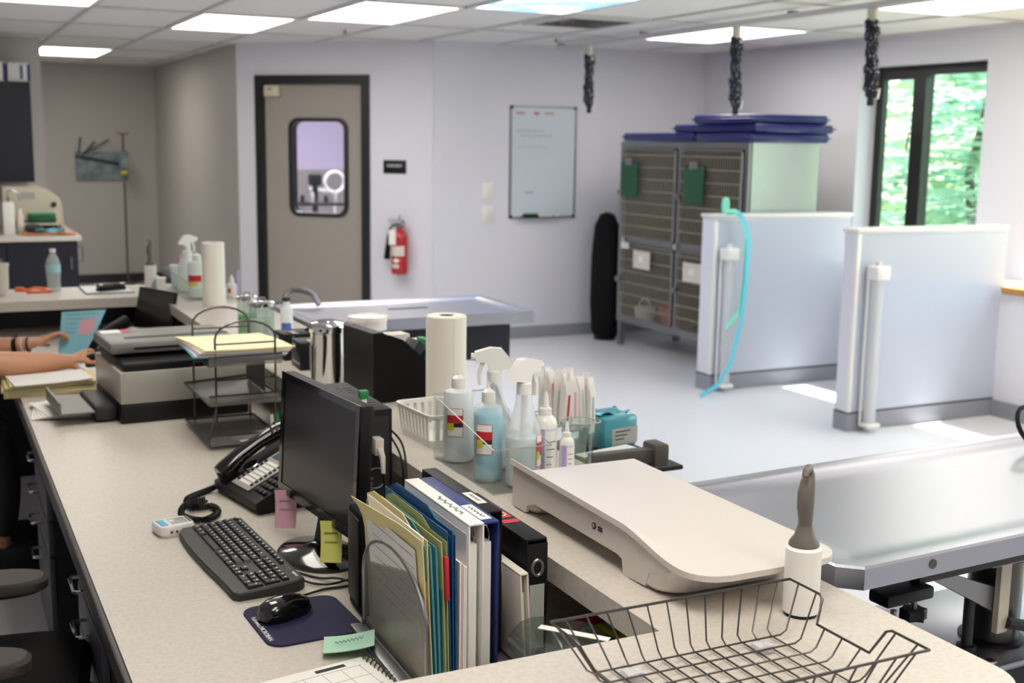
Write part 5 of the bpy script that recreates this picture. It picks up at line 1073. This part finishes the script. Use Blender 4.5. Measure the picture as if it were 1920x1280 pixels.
# far end of the ledge
FZ = LZ+.0035
spray(1.12, 5.80, .048, .276, 'white spray bottle in the far acrylic bin', 15, None, FZ, False, 'hdpe_green'); squeeze(1.115, 5.56, .043, .205, 'pale green jug with red and yellow label in the far bin', 'hdpe_green', None, 0, 'white', False, bz=FZ)
j = bpy.data.objects['squeeze_bottle.002']; part('red_label', wrap(.0436, 195, 285, .075, .105), 'red_label', j); part('yellow_label', wrap(.0436, 195, 260, .055, .075), 'yellow_label', j); part('border_label', wrap(.0434, 190, 290, .045, .115), 'paper', j)
t = thing('clear_cup', 'clear cup with a pink stirrer in the far bin', 'cup', (1.105, 5.945, FZ)); part('cup', MB().lathe([(.033, 0), (.044, .11), (.046, .112), (.042, .112), (.032, .004)], 24, cap=False), 'hdpe', t); part('base', MB().cyl((0, 0, 0), (0, 0, .003), .033, 20), 'hdpe', t)
solo('pink_stirrer', MB().cyl((0, 0, 0), (.012, -.008, .16), .0045, 8), 'pink_note', 'pink stirrer standing in the clear cup', 'stirrer', (1.10, 5.945, FZ+.004))
t = thing('white_card_box', 'small white box in front of the far acrylic bin', 'box', (1.005, 5.86, LZ), -10); part('box', MB().loops([[(x*.85, y*.85, 0) for x, y in ((-.022, -.03), (.022, -.03), (.022, .03), (-.022, .03))], [(x, y, .065) for x, y in ((-.022, -.03), (.022, -.03), (.022, .03), (-.022, .03))]]), 'white', t); part('rim', MB().tube([(-.022, -.03, .065), (.022, -.03, .065), (.022, .03, .065), (-.022, .03, .065)], .002, 5, True), 'white', t)
t = thing('shaker_bottle', 'small grey tapered bottle by the far lint roller', 'bottle', (1.0, 5.935, LZ)); part('body', MB().lathe([(.026, 0), (.029, .004), (.024, .03), (.013, .052), (.01, .056)], 18), 'lcd_grey', t); part('cap', MB().lathe([(.011, .056), (.009, .066), (.004, .068)], 12), 'white', t)
t = thing('drop_bottle', 'small white dropper bottle with red spot behind the far towels', 'bottle', (1.262, 5.52, LZ)); part('body', MB().lathe([(.022, 0), (.024, .003), (.024, .06), (.012, .07)], 18), 'white', t); part('tip', MB().lathe([(.012, .07), (.011, .085), (.004, .105)], 12), 'white', t); part('red_spot', wrap(.0245, 215, 250, .025, .045), 'red_label', t)
solo('lilac_pen', MB().cyl((0, 0, 0), (.004, .006, .12), .007, 10), 'purple_label', 'lilac stick standing behind the small dropper bottle', 'pen', (1.30, 5.56, LZ))
t = thing('water_bottle', 'clear plastic water bottle with pale blue label', 'bottle', (.544, 6.07, LZ))
part('bottle', MB().lathe([(.028, 0), (.032, .006), (.030, .04), (.033, .075), (.033, .125), (.029, .145), (.016, .170), (.0125, .176), (.0125, .182)], 26), 'bottle_clear', t); part('label', MB().lathe([(.0335, .085), (.0335, .122)], 26, cap=False), 'water_label', t); part('cap', MB().cyl((0, 0, .181), (0, 0, .197), .0145, 16), 'white', t)

t = thing('orange_scraper', 'orange plastic clip nearer the ledge edge', 'clip', (.47, 5.99, LZ), 10); part('blade', MB().rbox(-.055, .055, -.02, .02, 0, .012, .004), 'orange', t); part('handle', MB().tube([(-.05, 0, .015), (-.02, .005, .024), (.03, .0, .018)], .006, 6), 'orange', t)
t = thing('orange_clip', 'orange plastic clip lying flat farther back on the ledge', 'clip', (.40, 6.07, LZ), -20); part('jaw', MB().rbox(-.03, .03, -.012, .012, 0, .012, .004), 'orange', t); part('lever', MB().rbox(-.03, .01, -.008, .008, .0125, .02, .003), 'orange', t)
t = thing('clipboard', 'clipboard with white sheet lying on the far ledge', 'clipboard', (.765, 6.0, LZ), 0); part('board', MB().rbox(-.105, .115, -.15, .15, 0, .004, .0015), 'charcoal', t); part('sheet', MB().box(-.1, .11, -.145, .14, .0042, .006), 'paper', t); part('clip', MB().rbox(-.03, .04, .125, .15, .0062, .014, .003), 'chrome', t)
t = thing('glasses_case', 'black rounded case lying on the clipboard', 'case', (.785, 5.93, LZ+.0065), 25); part('lower_shell', MB().rbox(-.072, .072, -.022, .022, 0, .017, .008), 'black', t); part('upper_shell', MB().rbox(-.072, .072, -.022, .022, .0172, .034, .012), 'black_gloss', t)
t = thing('wall_sharps_cup', 'beige cup at the left end of the far ledge', 'cup', (.30, 5.97, LZ)); part('cup', MB().lathe([(.028, 0), (.04, .03), (.042, .13), (.045, .135), (.045, .145), (.04, .145), (.038, .03)], 22, cap=False), 'offwhite', t); part('base', MB().cyl((0, 0, 0), (0, 0, .004), .028, 18), 'offwhite', t)

# ------------------------------------------------------------------ steel exam tables
def steel_top(t, hx, hy, ch, z, thick):
    def o(i, zz): a, b, c = hx-i, hy-i, max(.004, ch-i*.4); return [(-a+c, -b, zz), (a-c, -b, zz), (a, -b+c, zz), (a, b-c, zz), (a-c, b, zz), (-a+c, b, zz), (-a, b-c, zz), (-a, -b+c, zz)]
    part('top', MB().loops([o(.012, z-thick), o(0, z-thick+.004), o(0, z-.004), o(.004, z), o(.030, z), o(.038, z-.003), o(.060, z-.011), o(.10, z-.012)]), 'steel', t, smooth=25)
t = thing('exam_table', 'stainless steel exam table close beside the ledge', 'exam table', (2.06, 1.81, 0), 3)
steel_top(t, .70, .28, .035, .905, .045)
part('bolt', MB().cyl((-.50, -.2815, .885), (-.50, -.278, .885), .009, 12), 'brown_grey', t)
part('under_rail', MB().box(-.45, .6, -.21, -.185, .815, .838), 'charcoal', t); part('under_rail', MB().box(-.45, .6, .185, .21, .815, .838), 'charcoal', t)
for x in (-.42, -.22, .5): part('rail_spacer', MB().box(x, x+.03, -.208, -.187, .838, .860).box(x, x+.03, .187, .208, .838, .860), 'charcoal', t)
part('cross_plate', MB().box(-.22, .32, -.185, .185, .80, .830), 'steel_dull', t)
c = part('clamp', MB().rbox(-.55, -.43, -.23, -.18, .79, .815, .006), 'black', t)
for x, y in ((-.54, -.235), (-.45, -.20)):
    part('clamp_knob', MB().loops([[(x+(.026 if k % 2 else .019)*math.cos(k*PI/6), y+(.026 if k % 2 else .019)*math.sin(k*PI/6), zz) for k in range(12)] for zz in (.745, .765)]), 'black', c); part('clamp_screw', MB().cyl((x, y, .765), (x, y, .79), .006, 8), 'steel_dull', c)
part('strut', MB().prism([(-.40, .815), (-.36, .815), (-.15, .735), (-.15, .69), (-.17, .69)], 'y', -.165, -.14), 'steel_dull', t); part('link_plate', MB().box(-.185, -.155, -.18, -.167, .655, .815), 'beige', t); part('stop_bolt', MB().cyl((-.235, -.15, .63), (-.235, -.15, .735), .011, 12), 'charcoal', t); part('bolt_head', MB().cyl((-.235, -.15, .604), (-.235, -.15, .632), .02, 10), 'black', t)
part('column', MB().lathe([(.064, .80), (.064, .785), (.054, .78), (.054, .603)], 32, (-.10, -.10, 0)), 'column_steel', t); part('column_collar', MB().lathe([(.066, .603), (.066, .609), (.055, .611)], 28, (-.10, -.10, 0)), 'black', t)
lv = part('lever', MB().tube([(-.16, -.182, .675), (-.12, -.19, .665), (-.09, -.195, .655)], .012, 8), 'charcoal', t); part('lever_grip', MB().rbox(0, .11, -.006, .006, -.014, .014, .005, mx=T(-.09, -.198, .653) @ R(34, 'Y')), 'steel_dull', lv)
part('housing_plate', MB().rbox(-.265, .28, -.21, .14, .588, .603, .003), 'steel', t); part('housing', MB().box(-.255, .27, -.20, .13, .02, .588), 'navy', t, smooth=0); part('plate_screw', MB().cyl((-.20, -.185, .603), (-.20, -.185, .606), .010, 10), 'chrome', t); part('plate_screw', MB().cyl((-.08, -.185, .603), (-.08, -.185, .606), .010, 10), 'chrome', t)
part('pedal_cover', MB().prism([(-.60, .30), (-.21, .46), (-.21, .445), (-.60, .285)], 'x', -.02, .42), 'steel', t, smooth=0); part('pedal', MB().rbox(.05, .14, -.68, -.58, .25, .28, .01), 'black', t); part('pedal_stem', MB().box(.03, .4, -.57, -.2, .02, .30), 'steel_dull', t); part('floor_plate', MB().rbox(-.30, .4, -.25, .25, 0, .02, .004), 'steel_dull', t)

t = thing('cable_loop', 'black looped cord resting on the exam table', 'cord', (2.40, 2.02, .9055)); part('loop', MB().tube([(.035*math.cos(a*PI/8), .02*math.sin(a*PI/8), .045+.04*math.sin(a*PI/8)) for a in range(16)], .006, 8, True), 'black', t); part('tail', MB().tube([(0, -.02, .007), (-.01, -.03, .006), (.06, -.04, .006)], .006, 8), 'black', t)
t = thing('treatment_table', 'stainless steel table in front of the surgery door', 'exam table', (1.845, 4.82, 0), 0)
steel_top(t, .50, .30, .03, .905, .05)
part('skirt', MB().box(-.36, .40, -.22, .22, .70, .853), 'navy', t, smooth=0); part('column', MB().cyl((0, 0, .30), (0, 0, .70), .07, 24), 'column_steel', t); part('base', MB().box(-.3, .3, -.2, .2, .02, .30), 'navy', t, smooth=0); part('floor_plate', MB().rbox(-.34, .34, -.24, .24, 0, .02, .004), 'steel_dull', t)
part('gooseneck', MB().tube(smooth_path([(-.44, .27, .80), (-.44, .305, .88), (-.44, .31, .935), (-.40, .30, .965), (-.34, .24, .95), (-.32, .2, .907)], 5), .012, 8), 'steel_dull', t); part('drain_slot', MB().box(-.05, .13, .05, .075, .8935, .895), 'charcoal', t)
# ------------------------------------------------------------------ seated worker (arms reach into view)
def skin_obj(name, pts, edges, radii, m, parent=None, sub=2, root=0):
    me = bpy.data.meshes.new(name); me.from_pydata(pts, edges, []); o = bpy.data.objects.new(name, me); C.objects.link(o)
    if parent is not None: o.parent = parent
    me.materials.append(MATS[m]); md = o.modifiers.new('skin', 'SKIN'); md.use_smooth_shade = True
    o.data.skin_vertices or None
    for i, r in enumerate(radii): d = me.skin_vertices[0].data[i]; d.radius = (r, r) if not isinstance(r, tuple) else r; d.use_root = (i == root)
    s = o.modifiers.new('subsurf', 'SUBSURF'); s.levels = sub; s.render_levels = sub
    return o
class Sk:
    def __init__(s): s.p = []; s.e = []; s.r = []
    def chain(s, pts, rs, start=None):
        prev = start
        for p, r in zip(pts, rs):
            s.p.append(tuple(p)); s.r.append(r)
            if prev is not None: s.e.append((prev, len(s.p)-1))
            prev = len(s.p)-1
        return prev
    def hand(s, wrist, d, n, size=1.0, curl=.5, spread=1.0, thumb=1):
        """d = direction of fingers, n = back-of-hand normal; thumb = +1/-1 side"""
        W = Vector(s.p[wrist]); d = Vector(d).normalized(); n = Vector(n).normalized(); n = (n-d*n.dot(d)).normalized(); sd = d.cross(n)*thumb
        k = size; palm = s.chain([W+d*.035*k, W+d*.07*k], [(.030*k, .017*k), (.034*k, .014*k)], wrist)
        for i, (off, L) in enumerate(((.028, .072), (.010, .080), (-.009, .074), (-.026, .058))):
            b = W+d*.085*k+sd*off*k; q = [b]; dd = d
            for j in range(3):
                ang = curl*(.35+.35*j); v = d*math.cos(ang*(j+1)*.8)-n*math.sin(ang*(j+1)*.8)+sd*off*2.0*spread; q.append(q[-1]+v.normalized()*L*k*(.45, .32, .25)[j])
            s.chain(q, [.0088*k, .0082*k, .0076*k, .0062*k], palm)
        b = W+d*.025*k+sd*.026*k; s.chain([b, b+(d*.6+sd*.7-n*.25).normalized()*.036*k, b+(d*.6+sd*.7-n*.25).normalized()*.036*k+(d*.85+sd*.25-n*.45).normalized()*.034*k], [.013*k, .0105*k, .008*k], len(s.p)-1 if False else wrist)
person = thing('person', 'seated worker with bare forearms holding a blue sheet', 'person', (-.22, 4.85, 0))
def loc_(P): return [(x+.22, y-4.85, z) for x, y, z in P]
K = Sk()
pel = K.chain(loc_([(-.22, 4.85, .60)]), [(.15, .12)])
ch = K.chain(loc_([(-.20, 4.85, .78), (-.14, 4.85, .98), (-.11, 4.85, 1.09)]), [(.13, .10), (.155, .11), (.11, .08)], pel)
nk = K.chain(loc_([(-.09, 4.85, 1.16), (-.065, 4.85, 1.22), (-.045, 4.85, 1.29), (-.05, 4.85, 1.37)]), [.055, .058, (.078, .09), (.065, .075)], ch)
rw = K.chain(loc_([(-.10, 4.70, 1.07), (-.06, 4.65, 1.03), (.04, 4.60, .91), (.175, 4.585, .81), (.29, 4.60, .80), (.44, 4.645, .80)]), [.06, .057, .053, .053, .049, (.033, .026)], ch)
K.hand(rw, (1, .12, .08), (0, -.75, .65), .95, .9, 1, 1)
lw_ = K.chain(loc_([(-.10, 5.0, 1.07), (-.07, 5.06, 1.02), (.00, 5.10, .90), (.10, 5.10, .80), (.22, 5.06, .79), (.355, 5.015, .805)]), [.06, .055, .05, .048, .045, (.031, .025)], ch)
K.hand(lw_, (.85, .12, .30), (-.2, .35, .9), .95, .55, 1, -1)
for sy in (-1, 1): K.chain(loc_([(-.20, 4.85+sy*.10, .56), (.0, 4.85+sy*.12, .555), (.20, 4.85+sy*.13, .53), (.21, 4.85+sy*.13, .30), (.19, 4.85+sy*.13, .09), (.28, 4.85+sy*.14, .045)]), [.095, .08, .062, .055, .036, (.036, .028)], pel)
body = skin_obj('body', K.p, K.e, K.r, 'skin', person)
TS = Sk(); a0 = TS.chain(loc_([(-.22, 4.85, .58)]), [(.165, .135)]); a1 = TS.chain(loc_([(-.20, 4.85, .78), (-.14, 4.85, .98), (-.112, 4.85, 1.085)]), [(.15, .118), (.172, .126), (.12, .09)], a0)
for sy in (-1, 1): TS.chain(loc_([(-.10, 4.85+sy*.15, 1.07), (-.065, 4.85+sy*.205, 1.025), (.0, 4.85+sy*(.225 if sy < 0 else .235), .945)]), [.075, .07, .066], a1)
skin_obj('scrub_top', TS.p, TS.e, TS.r, 'scrub', person)
TR = Sk(); b0 = TR.chain(loc_([(-.22, 4.85, .575)]), [(.16, .11)])
for sy in (-1, 1): TR.chain(loc_([(-.20, 4.85+sy*.10, .56), (.0, 4.85+sy*.12, .555), (.205, 4.85+sy*.13, .53), (.215, 4.85+sy*.13, .30), (.195, 4.85+sy*.13, .12)]), [.105, .09, .072, .066, .055], b0)
skin_obj('trousers', TR.p, TR.e, TR.r, 'trousers', person)
for sy in (-1, 1): part('shoe', MB().loops([[(x*k+.46, y*k+sy*.135, z) for x, y in rrect(-.12, .14, -.05, .05, .045, 5)] for k, z in ((1, 0), (1, .03), (.9, .065), (.55, .10))]), 'black', person)
hd = MB(); bmesh.ops.create_icosphere(hd.bm, subdivisions=3, radius=1); hd.xf(T(.165, 0, 1.325) @ Matrix.Diagonal((.105, .092, .11, 1)))
for v in list(hd.bm.verts):
    if v.co.x > .215 and v.co.z < 1.37: v.co.x = .215-(v.co.x-.215)*.5-.03
part('hair', hd, 'hair', person); part('bun', MB().lathe([(.01, -.04), (.04, -.02), (.045, .01), (.02, .04)], 14, (.06, 0, 1.36)), 'hair', person)
for sy in (-1, 1): part('eye', MB().lathe([(.003, -.008), (.009, 0), (.003, .008)], 10, (.237, sy*.031, 1.312)), 'white', person)
part('nose', MB().prism([(.236, 1.312), (.262, 1.280), (.236, 1.274)], 'y', -.012, .012).bevel(.004, 2), 'skin', person); part('mouth', MB().rbox(.232, .243, -.020, .020, 1.248, 1.255, .003), 'pink_note', person)
for sy in (-1, 1): part('ear', MB().lathe([(.004, -.028), (.016, -.012), (.018, .008), (.008, .026)], 10, (.155, sy*.093, 1.30), sy=.4), 'skin', person)
def ringband(c, d, r, w_): 
    c, d = Vector(c), Vector(d).normalized(); return MB().tube([c-d*w_/2, c+d*w_/2], r, 20)
dl = Vector((.135, -.045, .015)).normalized()
wt = part('watch_strap', ringband((.30+.22, 5.035-4.85, .797), dl, .0355, .018), 'black', person, label='black watch strap'); part('watch_face', MB().rbox(-.016, .016, -.016, .016, .032, .041, .004, mx=T(.52, .185, .797) @ R(-40, 'X') @ R(-18)), 'black_gloss', wt)
part('bracelet', ringband((.325+.22, 5.027-4.85, .799), dl, .0335, .006), 'beige', person); part('hair_tie', ringband((.345+.22, 5.02-4.85, .803), dl, .032, .005), 'black', person)
# what the worker holds
def sheet(u, v):  # u across, v from held lower edge upwards
    x = .455+.03*v+.155*u*(.55+.45*v); y = 5.04-.13*u+.10*v; z = .755+.02*u+.155*v**1.15-.02*math.sin(PI*u)*(1-v)
    return (x, y, z)
o = solo('blue_form', MB().grid(sheet, 10, 12).solid(.0009), 'cyan_paper', 'light blue printed form held up by the worker', 'paper')
part('pink_box', MB().grid(lambda u, v: tuple(Vector(sheet(.5+.4*u, .52+.33*v))+Vector((-.0012, -.0016, .0004))), 4, 4), 'pink_note', o)
for k in range(5): part('print_line', MB().grid(lambda u, v: tuple(Vector(sheet(.12+(.3 if 2 <= k else .7)*u, .93-.09*k+.012*v))+Vector((-.0012, -.0016, .0004))), 6, 1), 'text_grey', o)
solo('blue_form_tail', MB().grid(lambda u, v: (.43+.10*u, 4.94-.06*u+.11*v, .7255+.028*v**2+.004*math.sin(3*u)), 8, 8).solid(.0009), 'cyan_paper', 'lower light blue sheet curling onto the desk under the held form', 'paper')
t = thing('hand_stapler', 'dark hand tool gripped in the worker nearer hand', 'tool', (.535, 4.655, .765), 20); part('lower_jaw', MB().rbox(-.02, .055, -.014, .014, 0, .022, .004), 'charcoal', t); part('upper_jaw', MB().rbox(-.02, .055, -.012, .012, .024, .05, .006, mx=R(-8, 'Y')), 'black', t)
